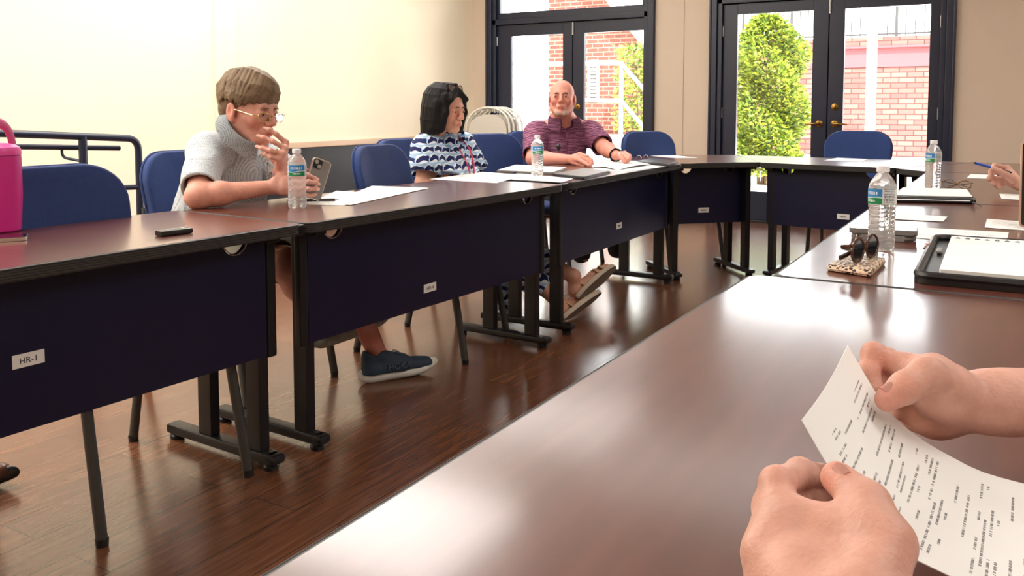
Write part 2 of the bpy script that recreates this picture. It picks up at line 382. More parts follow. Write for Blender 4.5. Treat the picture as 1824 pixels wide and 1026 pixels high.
# ---- doors
def french_door(name, x0, x1, ztop, mid, gl, gtop, leaf_top, transom):
    d = thing(name, 'pair of navy glazed doors', 'door', ((x0 + x1) / 2, YB, 0)); del d['label']; del d['category']; struct(d)
    cx = (x0 + x1) / 2
    c = MB(); cw = .075
    for x, sgn in ((x0, 1), (x1, -1)):
        c.box((x + sgn * cw / 2 - cx, -.012, ztop / 2), (cw, .05, ztop), .008)
        c.box((x + sgn * (cw + .022) - cx, .03, ztop / 2), (.044, .09, ztop), .005)
        c.box((x + sgn * .012 - cx, -.03, ztop / 2), (.024, .03, ztop), .008)
    c.box((0, -.012, ztop - cw / 2), (x1 - x0, .05, cw), .008); c.box((0, .03, leaf_top + .03), (x1 - x0 - .15, .09, .06), .005)
    c.build('casing', M['navy'], d)
    MB().box((0, .06, .012), (x1 - x0 - .16, .12, .024), .004).build('threshold', M['iron'], d)
    a0, a1 = x0 + cw + .044, x1 - cw - .044
    for k, (l0, l1, g0, g1) in enumerate(((a0, mid - .004, gl[0], gl[1]), (mid + .004, a1, gl[2], gl[3]))):
        f = MB(); zb = .285
        f.box(((l0 + g0) / 2 - cx, .045, leaf_top / 2), (g0 - l0, .045, leaf_top - .01), .004)
        f.box(((l1 + g1) / 2 - cx, .045, leaf_top / 2), (l1 - g1, .045, leaf_top - .01), .004)
        f.box(((g0 + g1) / 2 - cx, .045, (gtop + leaf_top) / 2), (g1 - g0, .044, leaf_top - gtop - .01), .002)
        f.box(((g0 + g1) / 2 - cx, .045, zb / 2 + .015), (g1 - g0, .044, zb - .02), .002)
        lf = f.build('leaf', M['navy'], d)
        MB().box(((g0 + g1) / 2 - cx, .045, (zb + gtop) / 2), (g1 - g0 + .01, .006, gtop - zb + .01)).build('glass_pane', M['glass'], lf)
        hx = l0 - cx if k == 0 else l1 - cx
        for hz in (.25, 1.03, 1.80):
            MB().tube([(hx, .018, hz - .05), (hx, .018, hz + .05)], .007, 8).build('hinge', M['steel'], lf)
        sx = (l1 - .062 if k == 0 else l0 + .062) - cx; sg = -1 if k == 0 else 1
        if name == 'door_2':
            h = MB(); h.lathe([(.001, 0), (.033, 0), (.033, .006), (.026, .012), (.014, .016), (.011, .045), (.001, .046)], n=24)
            for v in h.bm.verts: v.co = V((v.co.x, -v.co.z, v.co.y))
            h.tube(arc_pts([(0, -.045, 0), (sg * .03, -.05, 0), (sg * .115, -.046, -.006)], .02), [.010] * 8 + [.007], 10)
            h.build('lever_handle', M['brass'], lf, loc=(sx, .0225, .935))
        if k == 1:
            h = MB(); h.lathe([(.001, 0), (.032, 0), (.030, .008), (.012, .012), (.001, .013)], n=24)
            for v in h.bm.verts: v.co = V((v.co.x, -v.co.z, v.co.y))
            h.box((0, -.02, 0), (.012, .016, .034), .003, Matrix.Rotation(.7, 3, 'Y'))
            h.build('deadbolt', M['brass'], lf, loc=(sx, .0225, 1.085))
            b = MB(); b.box((0, 0, 0), (.018, .014, .13), .003); b.tube([(0, -.012, -.05), (0, -.012, .05)], .005, 8)
            b.build('flush_bolt', M['steel'], lf, loc=(mid - cx - .004 + .012, .016, leaf_top - .075))
    s_ = MB(); s_.box((0, .083, leaf_top - .004), (x1 - x0 - .16, .022, .05), .003); s_.box((mid - cx, .081, leaf_top / 2), (.05, .022, leaf_top), .003)
    s_.build('door_stop', M['navy'], d)
    if transom:
        z0, z1 = transom
        f = MB(); f.box((0, .045, (z0 + leaf_top) / 2 + .02), (x1 - x0 - .16, .05, z0 - leaf_top - .03), .004)
        f.box((0, .045, z1 + .03), (x1 - x0 - .16, .05, .06), .004)
        for sg in (-1, 1): f.box((sg * ((x1 - x0) / 2 - .115), .045, (z0 + z1) / 2), (.07, .05, z1 - z0 + .02), .004)
        tf = f.build('transom_frame', M['navy'], d)
        MB().box((0, .045, (z0 + z1) / 2), (x1 - x0 - .27, .006, z1 - z0 + .01)).build('glass_pane', M['glass'], tf)
    return d
french_door('door_1', -5.10, -3.14, 2.42, -4.063, (-4.81, -4.176, -3.93, -3.271), 1.845, 1.975, (2.10, 2.34))
french_door('door_2', -2.585, -.49, 2.42, -1.507, (-2.33, -1.645, -1.373, -.690), 1.948, 2.055, (2.15, 2.36))
# ================================================================== OUTSIDE
struct(MB().box((-4, 17.2, -.1), (40, 18, .12)).build('courtyard_ground', M['concrete']))
struct(MB().box((-7.6, 12.6, .28), (6.8, 2.9, .64), .01).build('concrete_landing', M['concrete']))
bld = thing('brick_building', 'red brick gable building with a white louvered shutter seen through the left doors', 'building', (-6.5, 14, 0))
w = MB(); w.prism([(-1.05, 0), (1.9, 0), (1.9, .9), (.95, 2.15), (-1.05, 4.4)], 0, .3, Matrix.Rotation(PI / 2, 4, 'X')); 
for v in w.bm.verts: v.co.y += .3
w.build('gable_wall', M['brick'], bld)
r = MB(); a = V((2.15, 0, .62)); b = V((-1.05, 0, 4.45))
dv = (b - a).normalized(); nrm = V((dv.z, 0, -dv.x)) * -1
r.box((a + b) / 2 + V((0, .1, 0)) + V((.05, 0, .05)), ((b - a).length + .1, .7, .1), .01, Matrix.Rotation(-math.atan2(b.z - a.z, b.x - a.x), 3, 'Y'))
r.build('roof_edge', M['white_out'], bld)
sh = MB(); sx0, sx1, z0, z1 = -.16, .02, 1.24, 1.87
for x in (sx0, sx1): sh.box((x, -.02, (z0 + z1) / 2), (.045, .04, z1 - z0 + .06), .004)
for z in (z0 - .02, z1 + .02): sh.box(((sx0 + sx1) / 2, -.02, z), (sx1 - sx0, .04, .045), .004)
for k in range(9): sh.box(((sx0 + sx1) / 2, -.02, z0 + .05 + k * .066), (sx1 - sx0 - .04, .012, .05), 0, Matrix.Rotation(-.7, 3, 'X'))
s_ = sh.build('louvered_shutter', M['white_out'], bld)
MB().box(((sx0 + sx1) / 2, -.003, (z0 + z1) / 2), (sx1 - sx0, .006, z1 - z0)).build('shutter_backing', M['louver'], s_)
wb2 = thing('clapboard_building', 'white clapboard building left of the red brick gable', 'building', (-9.4, 12.9, 0))
w = MB()
for k in range(30):
    z = .6 + k * .13
    w.box((0, .005 - .0, z + .065), (4.7, .02, .135), 0, Matrix.Rotation(.12, 3, 'X'))
w.box((0, .12, 2.3), (4.66, .2, 4.6)); w.build('siding', M['white_out'], wb2)
MB().box((2.36, .05, 2.3), (.1, .24, 4.6), .005).build('corner_board', M['white_out'], wb2)
rl = thing('ramp_railing', 'white two rail ramp railing outside the left doors', 'railing', (-4.75, 11, 0))
for z in (1.68, 1.17): MB().tube([(-2.6, 0, z + .06), (0, 0, z)], .028, 10).build('rail', M['galv'], rl)
for x in (-2.5, 0): MB().tube([(x, 0, .3), (x, 0, 1.7)], .028, 10).build('post', M['galv'], rl)
for z in (1.68, 1.17): MB().tube([(0, 0, z), (.95, 0, z - 1.02)], .026, 10).build('sloping_rail', M['galv'], rl)
MB().tube([(.92, 0, 0), (.92, 0, .72)], .026, 10).build('post', M['galv'], rl)
gw = thing('garden_wall', 'weathered brick courtyard wall with a faded red painted band', 'wall', (-2.6, 17, 0))
MB().box((0, .15, .92), (9, .3, 1.78)).build('brickwork', M['brick2'], gw)
MB().box((0, .14, 1.98), (9, .32, .34)).build('painted_band', M['red_band'], gw)
MB().box((0, .12, 2.17), (9, .40, .04), .006).build('moulding', M['red_band'], gw)
MB().box((0, .13, 2.27), (9, .36, .17), .006).build('coping', M['brick2'], gw)
MB().box((0, .12, .09), (9, .38, .18), .01).build('plinth', M['concrete'], gw)
fe = thing('iron_fence', 'black iron picket fence on top of the courtyard wall', 'fence', (-2.6, 17.15, 2.355))
for z in (.06, .85): MB().box((0, 0, z), (4.6, .03, .035)).build('rail', M['iron'], fe)
for k in range(29):
    x = -2.2 + k * .155
    MB().box((x, 0, .5), (.018 if k % 6 else .05, .018 if k % 6 else .05, 1.0)).build('picket' if k % 6 else 'fence_post', M['iron'], fe)
po = thing('porch_post', 'white square post standing outside the right doors', 'post', (-1.38, 9.8, -.04))
MB().box((0, 0, 1.55), (.092, .092, 3.1), .008).build('shaft', M['white_out'], po)
MB().box((0, 0, .1), (.15, .15, .2), .012).build('base_block', M['white_out'], po)
MB().box((0, 0, 3.0), (.14, .14, .06), .01).build('cap_block', M['white_out'], po)
def foliage(name, mat, parent, n, fn, s=.07, seed=1):
    rnd = random.Random(seed); mb = MB(); bm = mb.bm
    for _ in range(n):
        p, out = fn(rnd)
        d = (out + V((rnd.uniform(-1, 1), rnd.uniform(-1, 1), rnd.uniform(-.8, .6)))).normalized(); a = d.cross(V((rnd.uniform(-1, 1), rnd.uniform(-1, 1), rnd.uniform(-1, 1)))).normalized(); q = s * rnd.uniform(.7, 1.3)
        nn = a.cross(d) * q * .16
        vs = [bm.verts.new(p), bm.verts.new(p + d * q * .5 + a * q * .27 + nn), bm.verts.new(p + d * q), bm.verts.new(p + d * q * .5 - a * q * .27 + nn), bm.verts.new(p + d * q * .5)]
        bm.faces.new((vs[0], vs[1], vs[4])); bm.faces.new((vs[1], vs[2], vs[4])); bm.faces.new((vs[2], vs[3], vs[4])); bm.faces.new((vs[3], vs[0], vs[4]))
    me = bpy.data.meshes.new(name); bm.to_mesh(me); bm.free(); me.materials.append(mat)
    return link(bpy.data.objects.new(name, me), parent)
shb = thing('tall_shrub', 'tall yellow green shrub outside the left leaf of the right doors', 'shrub', (-3.16, 12.6, -.04))
def shrub_fn(rnd):
    while True:
        a = rnd.uniform(0, 2 * PI); z = rnd.uniform(.15, 2.42); k = z / 2.42
        R = .52 * (1 - .75 * max(0, (k - .72) / .28) ** 2) * (.85 + .25 * math.sin(k * 17 + a * 3)); rr = R * math.sqrt(rnd.uniform(.25, 1))
        return V((math.cos(a) * rr * 1.02, math.sin(a) * rr, z)), V((math.cos(a), math.sin(a), .3))
foliage('foliage', M['leaf'], shb, 14000, shrub_fn, .080, 3)
st = MB()
for k in range(5): st.tube([(.05 * k - .1, .03 * (k % 2), 0), (.09 * k - .18, .08 * (k % 3) - .08, 1.0), (.10 * k - .2, .1 * (k % 2), 1.9)], [.03, .02, .008], 7)
st.build('stem', M['bark'], shb)
vn = thing('bushy_tree', 'leafy green bush beside the gable wall behind the railing', 'shrub', (-5.55, 13.4, -.04))
def vine_fn(rnd):
    z = rnd.uniform(.7, 2.15); x = rnd.uniform(-.3, .45); y = rnd.uniform(-.2, .25)
    return V((x, y, z)), V((x, y, .2))
foliage('foliage', M['leaf'], vn, 1300, vine_fn, .09, 5)
MB().tube([(0.1, 0, 0), (.1, 0, .9), (.05, 0, 1.9)], [.03, .025, .01], 7).build('stem', M['bark'], vn)
# blue ramp railing inside the room, by the left wall
hr = thing('metal_railing', 'dark navy pipe railing in front of the cream left wall', 'railing', (-4.6, 2.5, 0))
MB().tube(arc_pts([(0, -1.4, 1.04), (0, .482, .918), (0, .84, .893), (0, .84, 0)], .075, 8), .021, 12).build('top_rail', M['navy'], hr)
MB().tube([(0, .482, 0), (0, .482, .92)], .0235, 12).build('post', M['navy'], hr)
MB().tube([(0, -1.3, 0), (0, -1.3, 1.03)], .0235, 12).build('post', M['navy'], hr)
MB().tube([(-.07, -1.4, .955), (-.07, .76, .838)], .016, 10).build('handrail', M['navy'], hr)
MB().tube([(0, -1.3, .70), (0, .84, .60)], .016, 10).build('lower_rail', M['navy'], hr)
b = MB(); b.tube(arc_pts([(-.07, .40, .86), (-.07, .40, .80), (0, .46, .78)], .03), .008, 8); b.build('handrail_bracket', M['navy'], hr)
# ================================================================== TABLES
TZ, TH = .737, .030
def panel_poly(w, h, notch_c=(.11,), r=.043):    # front panel outline (x, z) with half-round cable notches in its top edge
    pts = [(0, 0), (w, 0), (w, h)]
    for c in sorted([w - n for n in notch_c] + list(notch_c), reverse=True):
        pts.append((c + r, h))
        for k in range(1, 12): a = PI * k / 12; pts.append((c + r * math.cos(a), h - r * math.sin(a)))
        pts.append((c - r, h))
    pts.append((0, h)); return pts
def leg_unit(par, x, y0=.035, y1=.535, rot=None):
    T = lambda p: V(p) if rot is None else rot @ V(p)
    R3 = rot.to_3x3() if rot is not None else None
    b = MB(); b.box(T((x, (y0 + y1) / 2, .035)), (.05, y1 - y0, .032), .008, R3)
    for y in (y0 + .025, y1 - .025): b.lathe([(.001, 0), (.022, 0), (.024, .012), (.016, .022), (.001, .022)], T((x, y, 0)), 14)
    b.box(T((x, y0 + .01, .036)), (.052, .05, .03), .012, R3)
    base = b.build('leg_base', M['black_metal'], par)
    for y in (.115, .345):
        MB().box(T((x, y, .38)), (.036, .062, .66), .004, R3).build('post', M['black_metal'], base)
    m = MB(); m.box(T((x, .23, .698)), (.05, .40, .018), .003, R3); m.build('top_bracket', M['black_metal'], base)
def table_top(par, poly, holes=None):
    MB().prism(poly, TZ - TH, TZ).build('tabletop', M['table'], par)
    prof = [(-.004, TZ - TH - .003)]
    prof.append((.003, TZ - TH - .003))
    for k in range(5):
        z = TZ - TH + k * TH / 5
        prof += [(.005, z + .0008), (.0075, z + .002), (.0075, z + .0042), (.005, z + .0055)]
    prof += [(.004, TZ - .0012), (.0005, TZ - .0004), (-.004, TZ - .0006)]
    MB().sweep_ring(poly, prof).build('ribbed_edge', M['rib'], par)
def plate(par, x, y, z, txt=None, rz=0, w=.074, h=.032, size=.020):
    b = MB().box((0, 0, 0), (w, .003, h), .001)
    pl = b.build('label_plate', M['white_plate'], par, loc=(x, y, z), rot=(0, 0, rz))
    if txt: text_mesh(txt, size, .0003, M['ink'], 'lettering', pl, Matrix.Translation((0, -.0018, -.001)) @ Matrix.Rotation(PI / 2, 4, 'X'))
    else:
        b = MB()
        for k, (xx, ww) in enumerate(((-.017, .004), (-.009, .006), (-.001, .003), (.006, .007), (.015, .004))): b.box((xx, -.0018, 0), (ww, .0006, .009))
        b.build('lettering', M['ink'], pl)
def ring(par, x, y, z, r=.043):
    MB().tube([(x + r * math.cos(PI + PI * k / 14), y, z + r * math.sin(PI + PI * k / 14)) for k in range(15)], .0028, 6).build('cable_ring', M['chrome'], par)
def train_table(label, loc, rz, L, grp, txt=None, plate_x=.5, rings=True, pz=.085):
    t = thing('training_table', label, 'table', (loc[0], loc[1], 0), rz, grp)
    table_top(t, rrect(L - .008, .602, .028, 6, L / 2, .305))
    ze, zt, ins = .34, TZ - TH - .002, .080
    b = MB(); b.prism(panel_poly(L - .15, zt - ze), 0, .016, Matrix.Translation((.075, ins + .016, ze)) @ Matrix.Rotation(PI / 2, 4, 'X'))
    pn = b.build('modesty_panel', M['black'], t)
    for x in (.055, L - .055): MB().box((x, ins + .01, (ze + zt) / 2 - .002), (.034, .028, zt - ze + .012), .006).build('panel_housing', M['black_metal'], t)
    if rings:
        for x in (.185, L - .185): ring(pn, x, ins - .001, zt)
    plate(t, plate_x * L, ins - .002, ze + pz, txt)
    for x in (.085, L - .085): leg_unit(t, x)
    return t
LW = 1.553
GT = 'tables of the left row'
T1 = train_table('long dark table nearest the camera in the left row, the pink bottle on it', (-1.909, .336), PI / 2 - .043, LW, GT, 'HR-1', .50, pz=.165)
T2 = train_table('long dark table in the middle of the left row between two others', (-1.838, 1.903), PI / 2 - .045, LW, GT, 'HR-4', .44, pz=.071)
T3 = train_table('long dark table at the far end of the left row under the striped shirt man', (-1.785, 3.556), PI / 2 + .006, LW, GT, None, .486, pz=.10)
# ganging clips at the joints
for t_, nm in ((T2, 'joining_clip'), (T3, 'joining_clip')):
    b = MB(); b.box((-.03, .02, TZ - .02), (.055, .03, .034), .006); b.build(nm, M['black_plastic'], t_)
GR = 'tables of the right row'
T8 = train_table('dark brown table closest to the camera on the right, the hands above it', (-.476, 1.790), -PI / 2, 1.60, GR, None, .5)
T7 = train_table('right row table next to the nearest one, pouch and open planner on it', (-.442, 3.490), -PI / 2 + .006, 1.690, GR, None, .5)
T7b = train_table('right row table farther along, water bottle and eyeglass case on it', (-.428, 5.128), -PI / 2 + .004, 1.622, GR, None, .5)
def round_poly(pts, r=.03): 
    out = []; n = len(pts)
    for i in range(n):
        a, b, c = V(pts[i - 1]), V(pts[i]), V(pts[(i + 1) % n]); u = (a - b).normalized(); w = (c - b).normalized()
        k = min(r, (a - b).length * .45, (c - b).length * .45)
        for j in range(5):
            q = j / 4; p = (b + u * k) * (1 - q) ** 2 + b * 2 * q * (1 - q) + (b + w * k) * q * q; out.append((p.x, p.y))
    return out
def corner_table(label, pts, fa, fb, legs, txt_at=.5, bow=0.0, grp='tables across the far end', notch=True, ins=.085):
    # pts: outline in room coordinates, fa/fb: the two ends of the inner front edge
    o = V((sum(p[0] for p in pts) / len(pts), sum(p[1] for p in pts) / len(pts)))
    t = thing('corner_table', label, 'table', (o.x, o.y, 0), 0, grp)
    loc = [(p[0] - o.x, p[1] - o.y) for p in pts]; A, B = V(fa) - o, V(fb) - o
    rp = round_poly(loc, .025)
    if bow:                           # slight inward curve of the front edge
        d = (B - A); nrm = V((-d.y, d.x)).normalized(); q = []
        dense = []
        for i in range(len(rp)):
            p, p2 = V(rp[i]), V(rp[(i + 1) % len(rp)]); m = max(1, int((p2 - p).length / .03))
            for k in range(m): dense.append(p + (p2 - p) * (k / m))
        for p in dense:
            s = (p - A).dot(d) / d.length_squared; off = (p - A).dot(nrm)
            w = max(0, 1 - (2 * s - 1) ** 2) if 0 < s < 1 and abs(off) < .06 else 0
            q.append(tuple(p + nrm * bow * w))
        rp = q
    table_top(t, rp)
    d = (B - A); Ln = d.length; e = d.normalized(); nrm = V((-e.y, e.x))
    R = Matrix(((e.x, nrm.x, 0, A.x), (e.y, nrm.y, 0, A.y), (0, 0, 1, 0), (0, 0, 0, 1)))
    ze, zt = .34, TZ - TH - .002; x0, x1 = legs[0], Ln + legs[1]
    b = MB(); b.prism(panel_poly(x1 - x0, zt - ze, (.13,) if notch else (.2,)), 0, .016, R @ Matrix.Translation((x0, ins + .016, ze)) @ Matrix.Rotation(PI / 2, 4, 'X'))
    b.build('modesty_panel', M['black'], t)
    pp = R @ V((x0 + (x1 - x0) * txt_at, ins - .002, ze + .085)); plate(t, pp.x, pp.y, pp.z, None, math.atan2(e.y, e.x))
    for x in (x0 + .03, x1 - .03): leg_unit(t, x, .035, .50, R)
    return t
T4 = corner_table('dark wedge table at the left corner with a curved inner edge', [(-1.762, 5.125), (-1.408, 5.475), (-1.79, 6.21), (-2.25, 5.98), (-2.372, 5.125)], (-1.762, 5.125), (-1.408, 5.475), (-.07, -.005), .45, .03, ins=.150)
T5 = corner_table('dark tapered table across the far end before the right glass doors', [(-1.392, 5.445), (-.625, 5.335), (-.24, 6.15), (-1.775, 6.21)], (-1.392, 5.445), (-.625, 5.335), (.0, .0), .62)
T6 = corner_table('dark wedge table at the right far corner beside the tan wall', [(-.605, 5.335), (-.425, 5.142), (.19, 5.142), (.19, 6.16), (-.22, 6.155)], (-.605, 5.335), (-.425, 5.142), (.02, .06), .5, 0, notch=False)
# ================================================================== STACK CHAIRS
def back_cushion(w=.475, h=.41, th=.048):
    b = bmesh.new(); r1, r2 = .135, .06; pts = []
    for (sx, sy, a0, r) in ((1, 1, 0, r1), (-1, 1, 90, r1), (-1, 0, 180, r2), (1, 0, 270, r2)):
        for k in range(9):
            a = math.radians(a0 + 90 * k / 8); cy = (h - r) if sy else r
            pts.append((sx * (w / 2 - r) + r * math.cos(a), cy + r * math.sin(a)))
    # slight taper to the bottom
    pts = [(x * (1 - .10 * (1 - y / h)), y) for x, y in pts]
    return pts, th
def make_chair():
    t = thing('stack_chair', 'blue upholstered stacking chair', 'chair')
    pts, th = back_cushion()
    m = MB(); rings = []
    lay = [(-.5, .90), (-.5, .95), (-.42, .985), (-.2, 1.0), (.2, 1.0), (.42, .985), (.5, .95), (.54, .80), (.57, .4)]
    cy = .205; bm = m.bm
    tilt = Matrix.Translation((-.225, 0, .506)) @ Matrix.Rotation(math.radians(-12), 4, 'Y')
    for q, sc in lay:
        ring = []
        for (x, y) in pts:
            yy = cy + (y - cy) * (sc if sc > .6 else sc); xx = x * sc
            ring.append(bm.verts.new(tilt @ V((q * th + .035 * (xx / .24) ** 2, xx, yy))))
        rings.append(ring)
    n = len(pts)
    for i in range(len(rings) - 1):
        for k in range(n): bm.faces.new((rings[i][k], rings[i][(k + 1) % n], rings[i + 1][(k + 1) % n], rings[i + 1][k]))
    bm.faces.new(rings[0][::-1]); bm.faces.new(rings[-1])
    bk = m.build('backrest', M['blue_fabric'], t, smooth=60)
    p3 = [tilt @ V((-.015 + .035 * (x / .24) ** 2, x * 1.006, cy + (y - cy) * 1.006)) for x, y in pts]
    MB().tube(p3 + [p3[0]], .006, 6).build('piping', M['blue_fabric'], bk)
    s = MB()
    sp = rrect(.455, .48, .07, 6)
    for i, (z, sc) in enumerate(((.428, .93), (.432, .98), (.445, 1), (.47, 1.0), (.485, .97), (.492, .85), (.496, .5))):
        pass
    zs = ((.428, .93), (.432, .98), (.445, 1), (.468, 1.0), (.482, .965), (.490, .85), (.494, .5))
    rr = [[s.bm.verts.new((x * sc, y * sc, z)) for x, y in sp] for z, sc in zs]
    for i in range(len(rr) - 1):
        for k in range(len(sp)): s.bm.faces.new((rr[i][k], rr[i][(k + 1) % len(sp)], rr[i + 1][(k + 1) % len(sp)], rr[i + 1][k]))
    s.bm.faces.new(rr[0][::-1]); s.bm.faces.new(rr[-1])
    s.build('seat', M['blue_fabric'], t, smooth=60)
    glide = lambda x, y: MB().lathe([(.001, 0), (.015, 0), (.0165, .018), (.015, .022), (.001, .022)], (x, y, 0), 12).build('foot_glide', M['black_plastic'], t)
    for sy in (-1, 1):
        y = sy * .235
        MB().tube(arc_pts([(.02, y - sy * .02, .418), (.195, y - sy * .01, .418), (.268, y, .012)], .07, 8), .0135, 12, flat=(1, 1.25)).build('leg', M['hammer'], t); glide(.268, y)
        MB().tube(arc_pts([(-.02, y - sy * .02, .415), (-.17, y - sy * .01, .415), (-.262, y, .012)], .07, 8), .0135, 12, flat=(1, 1.25)).build('leg', M['hammer'], t); glide(-.262, y)
        f = MB(); f.tube(arc_pts([(.15, y - sy * .012, .42), (-.225, y - sy * .012, .42), (-.275, y - sy * .02, .70)], .05, 8), .011, 10)
        f.build('back_frame', M['hammer'], t)
    for k in range(2):
        x = (.12, -.14)[k]
        MB().tube([(x, -.225, .414), (x, .225, .414)], .010, 8).build('seat_rail', M['hammer'], t)
    return t
CH0 = make_chair()
GC = 'blue stacking chairs'
def put(o, x, y, rz, label):
    o.location = (x, y, 0); o.rotation_euler = (0, 0, rz); o['label'] = label; o['group'] = GC; return o
put(CH0, -2.195, 1.50, 0.0, 'empty blue chair at the table with the pink bottle, leftmost chair')
C2 = put(dup(CH0), -2.62, 2.34, .03, 'blue chair that the man in the pale checked shirt sits on')
C3 = put(dup(CH0), -2.29, 3.17, .156, 'empty blue chair between the grey haired man and the woman')
C4 = put(dup(CH0), -2.65, 3.76, -.03, 'blue chair behind the dark haired woman')
C5 = put(dup(CH0), -2.72, 4.65, -.42, 'empty blue chair between the woman and the bald man')
C6 = put(dup(CH0), -2.83, 5.36, -.45, 'blue chair that the bald man in the striped shirt sits on')
C7 = put(dup(CH0), -2.053, 5.647, -.511, 'empty blue chair at the left corner table beyond the bald man')
C8 = put(dup(CH0), -1.02, 6.42, -PI / 2, 'empty blue chair at the far table before the right glass doors')
# ================================================================== FOLDED CHAIRS against the far wall
def make_folding():
    t = thing('folding_chair', 'folded beige metal chair', 'chair')
    w = .225
    path = [(-w, 0, .02), (-w, 0, .80)] + [(w * math.cos(PI - PI * k / 14) * (1.0), 0, .80 + .235 * math.sin(PI * k / 14) ** .8) for k in range(1, 14)] + [(w, 0, .80), (w, 0, .02)]
    MB().tube(path, .0125, 10).build('frame_tube', M['fold_rim'], t)
    b = MB(); poly = []
    for k in range(15): a = PI * k / 14; poly.append((.198 * math.cos(a), .80 + .165 * math.sin(a) ** .85))
    poly += [(-.198, .74)] + [(-.198 + .396 * k / 8, .735 + .03 * math.sin(PI * k / 8)) for k in range(9)] + [(.198, .74)]
    b.prism(poly, -.006, .006, Matrix.Rotation(PI / 2, 4, 'X')); b.build('backrest_panel', M['fold_metal'], t)
    for k in range(7):
        a = PI * (.2 + .6 * k / 6); MB().box((.212 * math.cos(a), 0, .80 + .205 * math.sin(a) ** .8), (.012, .012, .03), .002).build('frame_brace', M['fold_metal'], t)
    MB().box((0, -.02, .47), (.37, .022, .38), .01).build('seat_panel', M['fold_metal'], t)
    MB().tube([(-.19, -.035, .02), (-.19, -.035, .66), (.19, -.035, .66), (.19, -.035, .02)], .011, 8).build('rear_leg_frame', M['fold_rim'], t)
    MB().tube([(-w, 0, .2), (w, 0, .2)], .008, 8).build('cross_brace', M['fold_rim'], t)
    return t
FC = make_folding()
fl = ['folded beige metal chair at the front of the leaning stack', 'folded beige metal chair second from the front of the leaning stack', 'folded beige metal chair third from the front of the leaning stack', 'folded beige metal chair at the back of the leaning stack']
fp = P(866, 240, 9.02)
for k in range(4):
    o = FC if k == 0 else dup(FC)
    o['label'] = fl[k]; o['group'] = 'folded metal chairs by the left doors'
    o.location = (fp.x + .020 * k, fp.y + .055 * k, 0.0); o.rotation_euler = (math.radians(-4), 0, .28); o.scale = (1.05, 1, 1.045)
# ================================================================== THINGS ON THE TABLES
def flat_sheet(name, label, cat, corners, z=TZ + .0012, mat='paper', group=None, th=.0004, curl=0.0):
    c = [V(p) for p in corners]; o = (c[0] + c[1] + c[2] + c[3]) / 4
    rel = [V((p.x - o.x, p.y - o.y)) for p in c]
    m = MB()
    def fn(u, v):
        p = (rel[0] * (1 - u) + rel[1] * u) * (1 - v) + (rel[3] * (1 - u) + rel[2] * u) * v
        return (p.x, p.y, curl * (2 * u - 1) ** 2 * (2 * v - 1) ** 2)
    nu, nv = 10, 10
    m.sheet(fn, nu, nv, th)
    ob = m.build(name, M[mat], None, smooth=0, loc=(o.x, o.y, z))
    me = ob.data; uv = me.uv_layers.new(name='UVMap'); N = (nu + 1) * (nv + 1)
    for lp in me.loops:
        k = (lp.vertex_index // 2) if True else 0
        i, j = divmod(k, nv + 1); uv.data[lp.index].uv = (i / nu, 1 - j / nv)
    tag(ob, label, cat, group); return ob
def sheet_px(name, label, cat, px, z=TZ + .0012, **k):
    return flat_sheet(name, label, cat, [PZ(u, v, z) for u, v in px], z, **k)
def paper_rect(name, label, center, rz, w=.216, h=.279, z=TZ + .0012, cat='paper', **k):
    R = Matrix.Rotation(rz, 2); c = [V(center) + R @ V((sx * w / 2, sy * h / 2)) for sx, sy in ((-1, 1), (1, 1), (1, -1), (-1, -1))]
    return flat_sheet(name, label, cat, [V((p.x, p.y, 0)) for p in c], z, **k)
